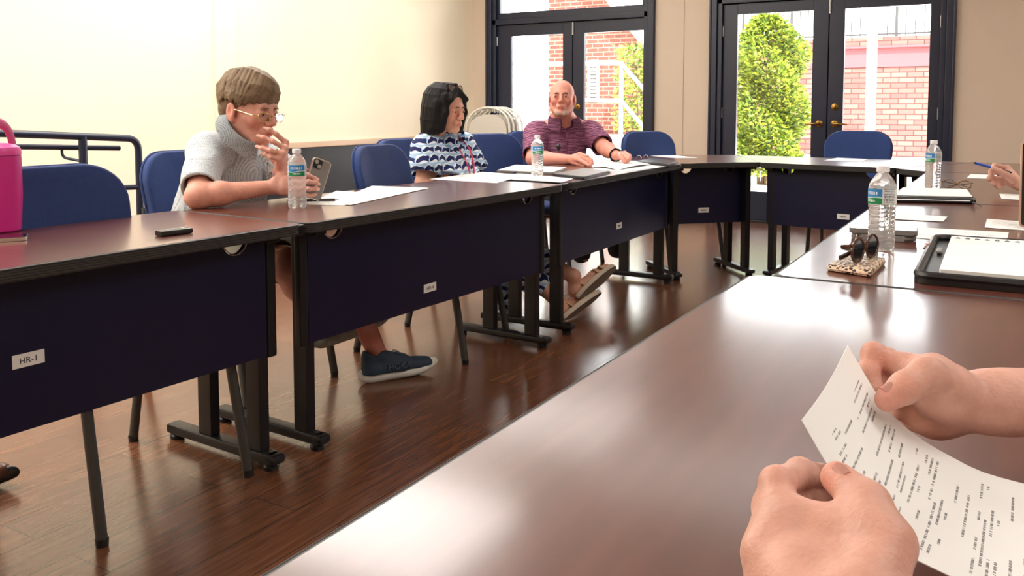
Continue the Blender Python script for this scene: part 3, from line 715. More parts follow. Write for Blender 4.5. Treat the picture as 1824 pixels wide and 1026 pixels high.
# --- water bottles
def bottle_label():
    m = MT('bottle_label'); tc = m.n.new('ShaderNodeTexCoord'); sep = m.n.new('ShaderNodeSeparateXYZ'); m.t.links.new(tc.outputs['Object'], sep.inputs[0])
    ang = m.math('ARCTAN2', sep.outputs[1], sep.outputs[0]); z = sep.outputs[2]; a = m.math('ABSOLUTE', ang)
    wav = m.math('MULTIPLY_ADD', m.math('SINE', m.math('MULTIPLY', ang, 3.0)), .002, .1285)
    pic = m.mix(m.math('GREATER_THAN', z, wav), lin((30, 140, 84)), lin((52, 136, 200)))
    wv = m.math('LESS_THAN', m.math('ABSOLUTE', m.math('SUBTRACT', z, m.math('SUBTRACT', wav, .0006))), .0012)
    pic = m.mix(wv, pic, lin((220, 240, 245)))
    cmb = m.n.new('ShaderNodeCombineXYZ'); m.inp(cmb, 0, m.math('MULTIPLY', ang, 26.0)); m.inp(cmb, 1, m.math('MULTIPLY', z, 40.0))
    nz = m.math('GREATER_THAN', m.noise(cmb.outputs[0], 1.0, 1), .47)
    l1 = m.math('MULTIPLY', nz, m.math('MULTIPLY', m.math('LESS_THAN', m.math('ABSOLUTE', m.math('SUBTRACT', z, .139)), .0036), m.math('LESS_THAN', a, .62)))
    l2 = m.math('MULTIPLY', nz, m.math('MULTIPLY', m.math('LESS_THAN', m.math('ABSOLUTE', m.math('SUBTRACT', z, .1205)), .0026), m.math('LESS_THAN', a, .42)))
    pic = m.mix(m.math('ADD', l1, l2), pic, lin((240, 246, 250)))
    rows = m.math('GREATER_THAN', m.math('FRACT', m.math('MULTIPLY', z, 260.0)), .45)
    cm2 = m.n.new('ShaderNodeCombineXYZ'); m.inp(cm2, 0, m.math('MULTIPLY', ang, 18.0)); m.inp(cm2, 1, m.math('FLOOR', m.math('MULTIPLY', z, 260.0)))
    tx = m.math('MULTIPLY', rows, m.math('GREATER_THAN', m.noise(cm2.outputs[0], 1.0, 1), .46))
    inb = m.math('MULTIPLY', m.math('GREATER_THAN', a, 1.02), m.math('LESS_THAN', a, 1.95))
    side = m.mix(m.math('MULTIPLY', tx, inb), lin((222, 226, 226)), lin((70, 76, 84)))
    c = m.mix(m.math('LESS_THAN', a, .95), side, pic)
    m.set(color=c, rough=.35); return m.m
M['blabel'] = bottle_label()
def clear_plastic():
    m = MT('clear_bottle_plastic'); m.set(color=(.97, .985, .99, 1), rough=.08, trans=.78, ior=1.22, spec=.5); return m.m
M['pet'] = clear_plastic()
def make_bottle():
    t = thing('water_bottle', 'clear water bottle', 'bottle')
    prof = [(.001, .004), (.020, .0015), (.0265, 0), (.030, .004), (.0318, .012)]
    z = .018
    while z < .108:
        prof.append((.0312, z)); z += .0006 
        z += .0029
    prof += [(.0316, .109), (.0322, .112), (.0322, .150), (.0318, .153), (.0300, .160), (.0255, .169), (.0195, .178), (.0145, .1845), (.0125, .187), (.0125, .190), (.001, .1905)]
    def fn(r, z, a):
        q = r
        if .014 < z < .1085:
            waist = 1 - .045 * math.exp(-((z - .068) / .022) ** 2)
            q = r * waist + .00115 * math.sin((z + .0035 * math.sin(a * 2.5 + .6)) * 2 * PI / .0105)
        if z < .018: q = r * (1 - .06 * (1 - z / .018) * (.5 + .5 * math.cos(5 * a)))
        if .153 < z < .182: q = r * (1 + .012 * math.cos(12 * a) * (1 - abs(z - .167) / .015))
        return q
    MB().lathe(prof, n=60, fn=fn).build('bottle_body', M['pet'], t, smooth=50)
    m = MB(); prof2 = [(.03245, .1125), (.0326, .113), (.0326, .149), (.03245, .1495)]; rings = []
    for r, z in prof2: rings.append([m.bm.verts.new((r * math.cos(2 * PI * k / 60), r * math.sin(2 * PI * k / 60), z)) for k in range(60)])
    for i in range(3):
        for k in range(60): m.bm.faces.new((rings[i][k], rings[i][(k + 1) % 60], rings[i + 1][(k + 1) % 60], rings[i + 1][k]))
    m.build('bottle_label', M['blabel'], t)
    c = MB(); c.lathe([(.0128, .1895), (.0148, .190), (.0152, .1935), (.0146, .194), (.0146, .2030), (.0138, .2042), (.001, .2044)], n=40, fn=lambda r, z, a: r + (.0004 * math.cos(20 * a) if .1935 < z < .2035 and r > .014 else 0))
    c.build('screw_cap', M['bottle_cap'], t); return t
BT = make_bottle(); GB = 'clear water bottles'
def cam_ang(p): return math.atan2(-p.y, -p.x)
for k, (px, off, lb) in enumerate((((530, 371), -.05, 'water bottle in front of the hand of the man in the checked shirt'), ((957, 313), .1, 'water bottle on the table between the woman and the bald man'), ((1569, 444), -.95, 'nearest water bottle, beside the leopard print pouch'), ((1661, 335), -.8, 'water bottle behind the zipped black binder'))):
    o = BT if k == 0 else dup(BT); p = PZ(px[0], px[1], TZ)
    o.location = (p.x, p.y, TZ + .0008); o.rotation_euler = (0, 0, cam_ang(p) + off); o['label'] = lb; o['group'] = GB
# --- pink insulated bottle
p = PZ(3, 412, TZ)
tb = thing('insulated_bottle', 'hot pink insulated bottle with a carry loop at the left edge', 'bottle', (p.x, p.y, TZ + .0008), .4)
MB().lathe([(.001, 0), (.046, 0), (.050, .004), (.0525, .05), (.0555, .10), (.0555, .205), (.0545, .212), (.001, .213)], n=48).build('bottle_body', M['pink'], tb)
ld = MB().lathe([(.0535, .2125), (.056, .214), (.056, .226), (.052, .236), (.040, .243), (.020, .247), (.001, .247)], n=48).build('lid', M['pink_lid'], tb)
hd = MB(); pts = [(0, .056 * math.cos(a), .228 + .075 * math.sin(a) ** .9 if math.sin(a) > 0 else .228) for a in [PI * k / 16 for k in range(17)]]
hd.tube(pts, .0075, 10, flat=(1.9, .75)); hd.sphere((0, .053, .228), .013, 14); hd.sphere((0, -.053, .228), .013, 14)
hd.build('carry_loop', M['pink_handle'], tb)
# --- phones, recorder
def slab_phone(name, label, c, rz, w, l, th, rim, cat='phone', face='phone_glass', z=TZ + .0008):
    t = thing(name, label, cat, (c[0], c[1], z), rz)
    m = MB(); m.prism(rrect(l, w, .011, 6), 0, th); 
    bmesh.ops.bevel(m.bm, geom=[e for e in m.bm.edges if abs(e.verts[0].co.z - e.verts[1].co.z) < 1e-6], offset=.002, segments=2, affect='EDGES')
    m.build('phone_frame', M[rim], t)
    MB().prism(rrect(l - .006, w - .006, .009, 6), th - .0005, th + .0006).build('phone_screen', M[face], t)
    MB().box((-.02, -w / 2 - .0004, th / 2), (.03, .0016, .003), .0006).build('side_button', M['steel'], t)
    MB().box((.03, w / 2 + .0004, th / 2), (.022, .0016, .003), .0006).build('side_button', M['steel'], t); return t
slab_phone('smartphone', 'silver rimmed phone lying before the pink bottle', (PZ(-8, 429, TZ).x, PZ(-8, 429, TZ).y), 1.0, .072, .148, .009, 'phone_silver')
rc = thing('voice_recorder', 'small black voice recorder lying alone on the left table', 'recorder', (-1.985, 1.545, TZ + .0008), PI / 2 - .15)
MB().box((0, 0, .0075), (.094, .036, .015), .004).build('recorder_body', M['black_plastic'], rc)
MB().box((-.012, 0, .0153), (.03, .022, .0012), .0005).build('display_window', M['grey_plastic'], rc)
b = MB(); b.box((.025, .0, .0152), (.012, .012, .0016), .0006); b.box((.04, .008, .0152), (.006, .006, .0016), .0005); b.build('button_pad', M['steel'], rc)
slab_phone('smartphone', 'black phone with a clear bumper lying behind the nearest water bottle', (-.305, 2.445), .12, .078, .165, .012, 'grey_plastic', z=TZ + .018)
ec = MB(); ec.prism(rrect(.158, .070, .03, 8), 0, .015); bmesh.ops.bevel(ec.bm, geom=[e for e in ec.bm.edges if abs(e.verts[0].co.z - e.verts[1].co.z) < 1e-6], offset=.006, segments=3, affect='EDGES')
tag(ec.build('wallet_case', M['grey_plastic'], None, loc=(-.303, 2.44, TZ + .0012), rot=(0, 0, .12)), 'rounded grey case lying beneath the black phone on the right table', 'case')
# --- papers on the left row
sheet_px('agenda_paper', 'printed sheet lying partly under the phone hand of the checked shirt man', 'paper', [(470 + 75, 364), (612, 366), (700, 346), (600, 340)], TZ + .0010, mat='paper_sparse')
sheet_px('agenda_paper', 'white sheets spread right of the checked shirt man, before the empty chair', 'paper', [(585, 362), (625, 365), (764, 335), (663, 331)], TZ + .0024, mat='paper_plain')
pn = PZ(572, 360.5, TZ); pe = PZ(598, 360, TZ)
t = thing('black_pen', 'black pen on the white sheet beside the checked shirt man', 'pen', (pn.x, pn.y, TZ + .0088))
dv = (pe - pn).normalized()
MB().tube([dv * -.07, dv * .05], .0052, 10).build('pen_barrel', M['black_plastic'], t); MB().tube([dv * .05, dv * .064], [.004, .001], 10).build('pen_tip', M['steel'], t)
sheet_px('agenda_paper', 'white sheets in front of the dark haired woman', 'paper', [(766, 319), (885, 326), (935, 312), (858, 306)], TZ + .0012, mat='paper_sparse')
sheet_px('agenda_paper', 'white sheet beneath the water bottle near the bald man', 'paper', [(868, 316), (1000, 325), (1022, 318), (925, 309)], TZ + .0006, mat='paper_plain', th=.0002)
def pad(name, label, cat, pxs, th, mat, z=TZ + .0012, parts=()):
    c = [PZ(u, v, TZ + th) for u, v in pxs]; o = sum(c, V()) / 4
    t = thing(name, label, cat, (o.x, o.y, z))
    poly = round_poly([(q.x - o.x, q.y - o.y) for q in c], .012)
    MB().prism(poly, 0, th).build('cover' if parts else 'body', M[mat], t)
    for nm, sc, z0, z1, m2 in parts: MB().prism([(x * sc, y * sc) for x, y in poly], z0, z1).build(nm, M[m2], t)
    return t
pad('notepad', 'white notepad with a grey cover left of the bald man', 'notepad', [(884, 304), (985, 308), (1010, 299), (918, 294)], .010, 'grey_plastic', parts=(('page_block', .96, .010, .0125, 'paper_plain'),))
b = PZ(905, 307.5, TZ); e_ = PZ(884, 305.5, TZ)
t = thing('blue_pen', 'blue pen by the white notepad near the woman', 'pen', (b.x, b.y, TZ + .006)); dv = (e_ - b).normalized()
MB().tube([dv * -.065, dv * .05], .0048, 10).build('pen_barrel', M['blue_plastic'], t); MB().tube([dv * .05, dv * .068], [.004, .001], 10).build('pen_tip', M['steel'], t)
pad('tablet_folio', 'grey tablet in a folio cover lying before the bald man', 'tablet', [(984, 310), (1040, 316), (1088, 305), (1040, 300)], .012, 'leather', parts=(('tablet_screen', .95, .012, .014, 'grey_plastic'),))
sheet_px('agenda_paper', 'white sheet under the hands of the bald man', 'paper', [(1050, 302), (1112, 306), (1192, 296), (1120, 290)], TZ + .0010, mat='paper_sparse')
sheet_px('agenda_paper', 'loose curled sheet held down by the bald man', 'paper', [(1052, 294), (1100, 300), (1165, 290), (1110, 284)], TZ + .012, mat='paper', curl=-.010)
bd = pad('ring_binder', 'black ring binder open beside the bald man', 'binder', [(1132, 288), (1190, 294), (1208, 288), (1160, 281)], .012, 'leather', parts=(('inner_leaf', .92, .012, .014, 'black_plastic'),))
q = PZ(1138, 286, TZ)
for k in range(2):
    a = V((q.x - bd.location.x + .02 * k, q.y - bd.location.y + .07 * k, .014)); MB().tube([a + V((.016 * math.cos(PI * j / 8), 0, .018 * math.sin(PI * j / 8))) for j in range(9)], .0022, 6).build('binder_ring', M['steel'], bd)
sheet_px('agenda_paper', 'white sheet on the left corner table behind the ring binder', 'paper', [(1157, 277.5), (1205, 281.5), (1243, 281), (1200, 276.5)], TZ + .001, mat='paper_plain')
sheet_px('agenda_paper', 'white sheet at the empty place before the right glass doors', 'paper', [(1468, 285.5), (1534, 287.8), (1545, 283.5), (1492, 281)], TZ + .001, mat='paper_sparse')
# --- things on the right row
def leopard():
    m = MT('leopard_print'); v = m.coord('Object'); x = m.n.new('ShaderNodeTexVoronoi'); m.t.links.new(v, x.inputs['Vector']); x.inputs['Scale'].default_value = 140
    n = m.noise(v, 160, 2); d = m.math('ADD', x.outputs['Distance'], m.math('MULTIPLY', n, .35))
    c = m.ramp(d, [(.28, lin((96, 60, 40))), (.40, lin((30, 22, 20))), (.62, lin((30, 22, 20))), (.66, lin((226, 200, 172)))])
    m.set(color=c, rough=.5); return m.m
M['leopard'] = leopard()
po_c = [PZ(u, v, TZ + .012) for u, v in ((1471, 473), (1551, 485), (1578, 461), (1516, 451))]; o = sum(po_c, V()) / 4
pz = thing('glasses_pouch', 'leopard print pouch lying under the dark sunglasses', 'pouch', (o.x, o.y, TZ + .0008))
m = MB(); poly = round_poly([(q.x - o.x, q.y - o.y) for q in po_c], .012); ringsz = ((.000, .97), (.003, 1), (.009, 1), (.013, .96), (.0155, .80), (.0165, .4))
rr = [[m.bm.verts.new((x * s, y * s, z)) for x, y in poly] for z, s in ringsz]
for i in range(len(rr) - 1):
    for k in range(len(poly)): m.bm.faces.new((rr[i][k], rr[i][(k + 1) % len(poly)], rr[i + 1][(k + 1) % len(poly)], rr[i + 1][k]))
m.bm.faces.new(rr[0][::-1]); m.bm.faces.new(rr[-1]); m.build('pouch_body', M['leopard'], pz, smooth=60)
MB().tube([V((x, y, .006)) * 1.0 for x, y in poly] + [V((poly[0][0], poly[0][1], .006))], .0014, 6).build('seam_piping', M['rose'], pz)
# sunglasses folded on the pouch, lenses upright
sg = thing('sunglasses', 'dark tortoiseshell sunglasses folded on the leopard pouch', 'sunglasses', (o.x + .012, o.y + .005, TZ + .0175), math.radians(78)); sg.scale = (1.2, 1.2, 1.2)
def lens_frame(sx):
    pts = [(sx * .034 + .026 * math.cos(a) * (1 + .08 * math.cos(2 * a)), 0, .021 + .021 * math.sin(a)) for a in [2 * PI * k / 22 for k in range(23)]]
    return pts
f = MB()
for sx in (-1, 1): f.tube(lens_frame(sx), .0027, 8)
f.tube([(-.009, 0, .027), (0, .001, .030), (.009, 0, .027)], .0025, 8)
f.build('front_frame', M['tort'], sg)
for sx in (-1, 1):
    l = MB(); l.prism([(x, z) for x, _, z in lens_frame(sx)[:-1]], -.0008, .0008, Matrix.Rotation(PI / 2, 4, 'X')); l.build('lens', M['dark_lens'], sg)
MB().tube(arc_pts([(.060, .002, .030), (.058, .012, .028), (-.03, .016, .014), (-.07, .018, .010)], .01), .0022, 8, flat=(1, 2)).build('temple_arm', M['tort'], sg)
MB().tube(arc_pts([(-.060, .002, .030), (-.058, .022, .028), (.02, .028, .012), (.055, .034, .034)], .01), .0022, 8, flat=(1, 2)).build('temple_arm', M['tort'], sg)
# open black planner with a comb-bound pad
A, B, C, D = (PZ(1624, 505, TZ + .01), PZ(1648, 430, TZ + .03), None, None)
o = V((-.015, 2.15)); pl = thing('zip_planner', 'black zip planner lying open with a white wire bound pad', 'planner', (o.x, o.y, TZ + .0008), .02)
w2, h2 = .165, .292
b = MB(); b.prism(rrect(w2 * 2, h2 * 2, .03, 6), 0, .010); b.build('cover', M['leather'], pl)
b = MB(); pts = [V((x, y, .016)) for x, y in rrect(w2 * 2 - .012, h2 * 2 - .012, .028, 6)]; b.tube(pts + [pts[0]], .0085, 8); b.build('zip_edge', M['leather'], pl)
pd = MB().prism(rrect(w2 * 2 - .065, h2 * 2 - .075, .004, 3, .012, -.002), .010, .026).build('page_block', M['paper_plain'], pl)
wi = MB(); hol = MB()
for k in range(12):
    x = -w2 + .060 + k * .021
    hol.box((x, h2 - .075, .0262), (.010, .013, .0008))
    wi.tube([(x, h2 - .066, .0263), (x, h2 - .070, .0285), (x, h2 - .080, .0285), (x, h2 - .084, .0263)], .0012, 6)
hol.build('punch_holes', M['ink'], pd); wi.build('wire_binding', M['steel'], pd)
MB().box((-w2 + .028, .06, .016), (.012, .06, .006), .002).build('pen_loop', M['grey_plastic'], pl)
b = MB(); b.tube([(-w2 + .004, .10, .024), (-w2 - .002, .085, .022), (-w2 - .004, .06, .018)], .003, 6); b.box((-w2 + .0, .11, .022), (.010, .016, .006), .002)
b.build('zip_pull', M['rose'], pl)
# loose sheets
sheet_px('agenda_paper', 'white printed sheet between the nearest bottle and the open planner', 'paper', [(1535, 416), (1791, 437), (1797, 414), (1600, 403)], TZ + .0010, mat='paper_sparse')
sheet_px('folded_paper', 'small folded white sheet behind the nearest water bottle', 'paper', [(1560, 389), (1680, 394.5), (1688, 386), (1590, 379)], TZ + .0022, mat='paper_plain')
sheet_px('name_card', 'printed card at the right edge beyond the open planner', 'card', [(1754, 405), (1860, 413), (1866, 398), (1758, 390)], TZ + .0016, mat='paper')
sheet_px('name_card', 'printed card under the hand that holds the pen', 'card', [(1784, 354), (1862, 358.5), (1862, 349), (1780, 345)], TZ + .0016, mat='paper')
sheet_px('name_card', 'small printed card left of the hand holding the pen', 'card', [(1722, 317), (1776, 319), (1776, 312), (1729, 310)], TZ + .0016, mat='paper')
# zipped black binder with sheets on top
c = [PZ(u, v, TZ + .022) for u, v in ((1588, 350), (1737, 353), (1726, 338), (1604, 335))]; o = sum(c, V()) / 4
zb = thing('zip_binder', 'closed black zip binder with white sheets on top', 'binder', (o.x, o.y, TZ + .0008))
poly = round_poly([(q.x - o.x, q.y - o.y) for q in c], .02)
m = MB(); rr = [[m.bm.verts.new((x * s, y * s, z)) for x, y in poly] for z, s in ((0, .96), (.004, 1), (.016, 1), (.021, .97), (.022, .9))]
for i in range(len(rr) - 1):
    for k in range(len(poly)): m.bm.faces.new((rr[i][k], rr[i][(k + 1) % len(poly)], rr[i + 1][(k + 1) % len(poly)], rr[i + 1][k]))
m.bm.faces.new(rr[0][::-1]); m.bm.faces.new(rr[-1]); m.build('binder_shell', M['leather'], zb, smooth=50)
pts = [V((x * 1.002, y * 1.002, .0105)) for x, y in poly]; MB().tube(pts + [pts[0]], .002, 6).build('zip_teeth', M['steel'], zb)
pr = V((max(x for x, y in poly) - .004, min(y for x, y in poly) + .03, .010))
b = MB(); b.tube([pr, pr + V((.012, -.01, -.002)), pr + V((.03, -.03, -.008))], .0022, 6); b.tube([pr + V((-.004, .02, .004)), pr + V((.006, .008, .012)), pr + V((.008, -.008, .006))], .004, 8); b.build('zip_pull', M['leather'], zb)
ps = flat_sheet('agenda_paper', 'white sheets lying on the closed black zip binder', 'paper', [V((q.x * .93 + o.x * .07, q.y * .9 + o.y * .1 + .01, 0)) for q in c], TZ + .0245, mat='paper_plain', th=.0008)
# eyeglass case / gold rimmed glasses behind it
g0, g1 = PZ(1676, 326, TZ + .02), PZ(1733, 330, TZ + .02); gd = (g1 - g0).normalized()
eg = thing('eyeglasses', 'gold rimmed folded eyeglasses behind the zip binder', 'eyeglasses', ((g0.x + g1.x) / 2, (g0.y + g1.y) / 2, TZ + .0008), math.atan2(gd.y, gd.x))
f = MB()
for sx in (-1, 1): f.tube([(sx * .034 + .026 * math.cos(a), .012 * math.sin(a) * .3, .019 + .017 * math.sin(a)) for a in [2 * PI * k / 20 for k in range(21)]], .0017, 6)
f.tube([(-.008, 0, .024), (.008, 0, .024)], .0016, 6); f.build('rim_wire', M['brass'], eg)
for sx in (-1, 1):
    MB().tube(arc_pts([(sx * .061, 0, .028), (sx * .062, .012, .026), (-sx * .05, .026 + .006 * sx, .006)], .008), .0018, 6).build('temple_arm', M['tort'], eg)
    MB().prism([(sx * .034 + .025 * math.cos(a), .019 + .016 * math.sin(a)) for a in [2 * PI * k / 20 for k in range(20)]], -.0006, .0006, Matrix.Rotation(PI / 2, 4, 'X')).build('lens', M['glass'], eg)
# tablet standing at the right edge of the frame
tp = P(1820.5, 410, 2.56)
ts = thing('standing_tablet', 'rose gold rimmed tablet standing upright at the right frame edge', 'tablet', (.0785, 2.86, TZ + .0008), .06)
R = Matrix.Rotation(math.radians(-10), 4, 'X'); 
m = MB(); m.prism(rrect(.150, .25, .012, 6, 0, .128), 0, .0075, Matrix.Rotation(PI / 2 - math.radians(12), 4, 'X')); m.build('tablet_frame', M['rose'], ts)
m = MB(); m.prism(rrect(.140, .24, .008, 6, 0, .128), .0072, .0082, Matrix.Rotation(PI / 2 - math.radians(12), 4, 'X')); m.build('tablet_screen', M['phone_glass'], ts)
m = MB(); m.box((0, .045, .085), (.07, .006, .185), .002, Matrix.Rotation(math.radians(24), 3, 'X')); m.build('kickstand', M['black_plastic'], ts)
# ================================================================== IMPLICIT SURFACES (bodies, hands, cloth)
def A3(v): return np.array([float(v[0]), float(v[1]), float(v[2])], dtype=np.float32)
class Field:
    def __init__(s, lo, hi, h):
        s.lo = A3(lo); s.h = h; s.n = np.maximum(4, np.ceil((A3(hi) - s.lo) / h).astype(int) + 1)
        s.F = np.full(tuple(s.n), 1.0, dtype=np.float32)
    def _sub(s, lo, hi, m):
        i0 = np.clip(np.floor((lo - m - s.lo) / s.h).astype(int), 0, s.n); i1 = np.clip(np.ceil((hi + m - s.lo) / s.h).astype(int) + 1, 0, s.n)
        if np.any(i1 <= i0): return None
        ax = [s.lo[k] + s.h * np.arange(i0[k], i1[k], dtype=np.float32) for k in range(3)]
        return (slice(i0[0], i1[0]), slice(i0[1], i1[1]), slice(i0[2], i1[2])), ax[0][:, None, None], ax[1][None, :, None], ax[2][None, None, :]
    def _put(s, sl, d, k, sub):
        a = s.F[sl]
        if sub:
            d = -d; hh = np.clip(.5 - .5 * (a - d) / k, 0, 1) if k > 0 else (d > a).astype(np.float32)
            # smooth max
            s.F[sl] = a * (1 - hh) + d * hh + k * hh * (1 - hh)
        else:
            hh = np.clip(.5 + .5 * (a - d) / k, 0, 1) if k > 0 else (d < a).astype(np.float32)
            s.F[sl] = a * (1 - hh) + d * hh - k * hh * (1 - hh)
    def cone(s, a, b, r1, r2, k=.012, sub=False, flat=None):
        a = A3(a); b = A3(b); R = max(r1, r2); m = k + 3 * s.h
        q = s._sub(np.minimum(a, b) - R, np.maximum(a, b) + R, m)
        if q is None: return s
        sl, X, Y, Z = q; ba = b - a; L = float(ba @ ba) + 1e-12
        px, py, pz = X - a[0], Y - a[1], Z - a[2]
        t = np.clip((px * ba[0] + py * ba[1] + pz * ba[2]) / L, 0, 1)
        dx, dy, dz = px - ba[0] * t, py - ba[1] * t, pz - ba[2] * t
        if flat is not None:
            n = A3(flat[0]); n = n / np.linalg.norm(n); c = (dx * n[0] + dy * n[1] + dz * n[2]) * (flat[1] - 1)
            dx = dx + n[0] * c; dy = dy + n[1] * c; dz = dz + n[2] * c
        d = np.sqrt(dx * dx + dy * dy + dz * dz) - (r1 + (r2 - r1) * t)
        s._put(sl, d, k, sub); return s
    def ell(s, c, r, k=.012, R=None, sub=False):
        c = A3(c); r = A3(r); m = k + 3 * s.h
        ext = r if R is None else np.abs(np.array(R, dtype=np.float32)[:3, :3]) @ r
        q = s._sub(c - ext, c + ext, m)
        if q is None: return s
        sl, X, Y, Z = q; px, py, pz = X - c[0], Y - c[1], Z - c[2]
        if R is not None:
            M_ = np.array(R, dtype=np.float32)[:3, :3].T
            px, py, pz = (M_[i, 0] * px + M_[i, 1] * py + M_[i, 2] * pz for i in range(3))
        k0 = np.sqrt((px / r[0]) ** 2 + (py / r[1]) ** 2 + (pz / r[2]) ** 2); k1 = np.sqrt((px / r[0] ** 2) ** 2 + (py / r[1] ** 2) ** 2 + (pz / r[2] ** 2) ** 2) + 1e-6
        s._put(sl, k0 * (k0 - 1) / k1, k, sub); return s
    def cut(s, p, n, k=0.0, c=None, R=9):       # remove everything on the +n side of the plane (within R of c)
        p = A3(p); n = A3(n); n = n / np.linalg.norm(n); c = p if c is None else A3(c)
        q = s._sub(c - R, c + R, 0)
        sl, X, Y, Z = q; d = (X - p[0]) * n[0] + (Y - p[1]) * n[1] + (Z - p[2]) * n[2]
        if R < 5:
            w = np.sqrt((X - c[0]) ** 2 + (Y - c[1]) ** 2 + (Z - c[2]) ** 2) - R; d = np.minimum(d, -w)
        a = s.F[sl]; s.F[sl] = np.maximum(a, d); return s
    def mesh(s):
        F = s.F; neg = F < 0; n0, n1, n2 = (x - 1 for x in F.shape)
        cnt = np.zeros((n0, n1, n2), dtype=np.int8)
        for i in (0, 1):
            for j in (0, 1):
                for k in (0, 1): cnt += neg[i:i + n0, j:j + n1, k:k + n2]
        act = (cnt > 0) & (cnt < 8); I, J, K = np.nonzero(act)
        idx = np.full((n0, n1, n2), -1, dtype=np.int32); idx[I, J, K] = np.arange(len(I))
        pos = np.zeros((len(I), 3), dtype=np.float32); num = np.zeros(len(I), dtype=np.float32)
        for ax in range(3):
            o = [b for b in range(3) if b != ax]
            for u in (0, 1):
                for w in (0, 1):
                    d = [0, 0, 0]; d[o[0]] = u; d[o[1]] = w; e = list(d); e[ax] = 1
                    fa = F[I + d[0], J + d[1], K + d[2]]; fb = F[I + e[0], J + e[1], K + e[2]]
                    m = (fa < 0) != (fb < 0); t = np.where(m, fa / np.where(m, fa - fb, 1), 0)
                    c = np.zeros((len(I), 3), dtype=np.float32); c[:, o[0]] = u; c[:, o[1]] = w; c[:, ax] = t
                    pos += c * m[:, None]; num += m
        pos /= num[:, None]
        verts = s.lo + s.h * (pos + np.stack([I, J, K], 1))
        quads = []
        for ax in range(3):
            b, c = [(1, 2), (2, 0), (0, 1)][ax]
            sl0 = [slice(None)] * 3; sl1 = [slice(None)] * 3; sl0[ax] = slice(0, -1); sl1[ax] = slice(1, None)
            sg = neg[tuple(sl0)] != neg[tuple(sl1)]; E = np.array(np.nonzero(sg)).T
            ok = (E[:, b] > 0) & (E[:, c] > 0) & (E[:, b] < F.shape[b] - 1) & (E[:, c] < F.shape[c] - 1); E = E[ok]
            q = []
            for (db, dc) in ((-1, -1), (0, -1), (0, 0), (-1, 0)):
                X = E.copy(); X[:, b] += db; X[:, c] += dc; q.append(idx[X[:, 0], X[:, 1], X[:, 2]])
            q = np.stack(q, 1); fl = neg[E[:, 0], E[:, 1], E[:, 2]]
            q[~fl] = q[~fl][:, ::-1]; quads.append(q)
        return verts, np.concatenate(quads)
def relax(v, q, it=2, f=.5):
    for _ in range(it):
        acc = np.zeros_like(v); n = np.zeros(len(v), dtype=np.float32)
        for a, b in ((0, 1), (1, 2), (2, 3), (3, 0)):
            np.add.at(acc, q[:, a], v[q[:, b]]); np.add.at(acc, q[:, b], v[q[:, a]]); np.add.at(n, q[:, a], 1); np.add.at(n, q[:, b], 1)
        v = v + f * (acc / np.maximum(n, 1)[:, None] - v)
    return v
def normals(v, q):
    n = np.zeros_like(v); c = np.cross(v[q[:, 2]] - v[q[:, 0]], v[q[:, 3]] - v[q[:, 1]])
    for i in range(4): np.add.at(n, q[:, i], c)
    return n / np.maximum(np.linalg.norm(n, axis=1), 1e-9)[:, None]
def mesh_obj(name, field, mat, parent, tints=(), disp=None, smooth_it=1, base=(1, 1, 1), uvw=None):
    v, q = field.mesh()
    if smooth_it: v = relax(v, q, smooth_it)
    if disp is not None: v = v + normals(v, q) * disp(v)[:, None].astype(np.float32)
    inv = parent.matrix_world.inverted() if parent is not None else None
    me = bpy.data.meshes.new(name); me.vertices.add(len(v)); me.loops.add(len(q) * 4); me.polygons.add(len(q))
    vv = v
    if parent is not None:
        o = np.array(parent.location, dtype=np.float32)
        a = -parent.rotation_euler[2]; c_, s_ = math.cos(a), math.sin(a)
        if parent.parent is not None: o = o + np.array(parent.parent.location, dtype=np.float32)
        w = v - o; vv = np.stack([w[:, 0] * c_ - w[:, 1] * s_, w[:, 0] * s_ + w[:, 1] * c_, w[:, 2]], 1)
    me.vertices.foreach_set('co', np.ascontiguousarray(vv, dtype=np.float32).ravel())
    me.loops.foreach_set('vertex_index', q.astype(np.int32).ravel()); me.polygons.foreach_set('loop_start', np.arange(0, len(q) * 4, 4, dtype=np.int32))
    me.polygons.foreach_set('use_smooth', np.ones(len(q), dtype=bool)); me.update(calc_edges=True)
    me.materials.append(mat)
    if tints is not None:
        col = np.ones((len(v), 4), dtype=np.float32); col[:, :3] = base
        for t in tints:
            c, r, rgb, st = t[:4]
            if len(t) > 4:                    # ellipsoidal region with its own frame
                Mx = np.array(t[4], dtype=np.float32); w = (v - A3(c)) @ Mx; d = np.sqrt(((w / A3(r)) ** 2).sum(1))
            else: d = np.linalg.norm(v - A3(c), axis=1) / r
            w = np.clip((1.15 - d) / .4, 0, 1)[:, None] * st
            col[:, :3] = col[:, :3] * (1 - w) + np.array(rgb, dtype=np.float32) * w
        at = me.color_attributes.new('tint', 'FLOAT_COLOR', 'POINT'); at.data.foreach_set('color', col.ravel())
    ob = bpy.data.objects.new(name, me); link(ob, parent); return ob
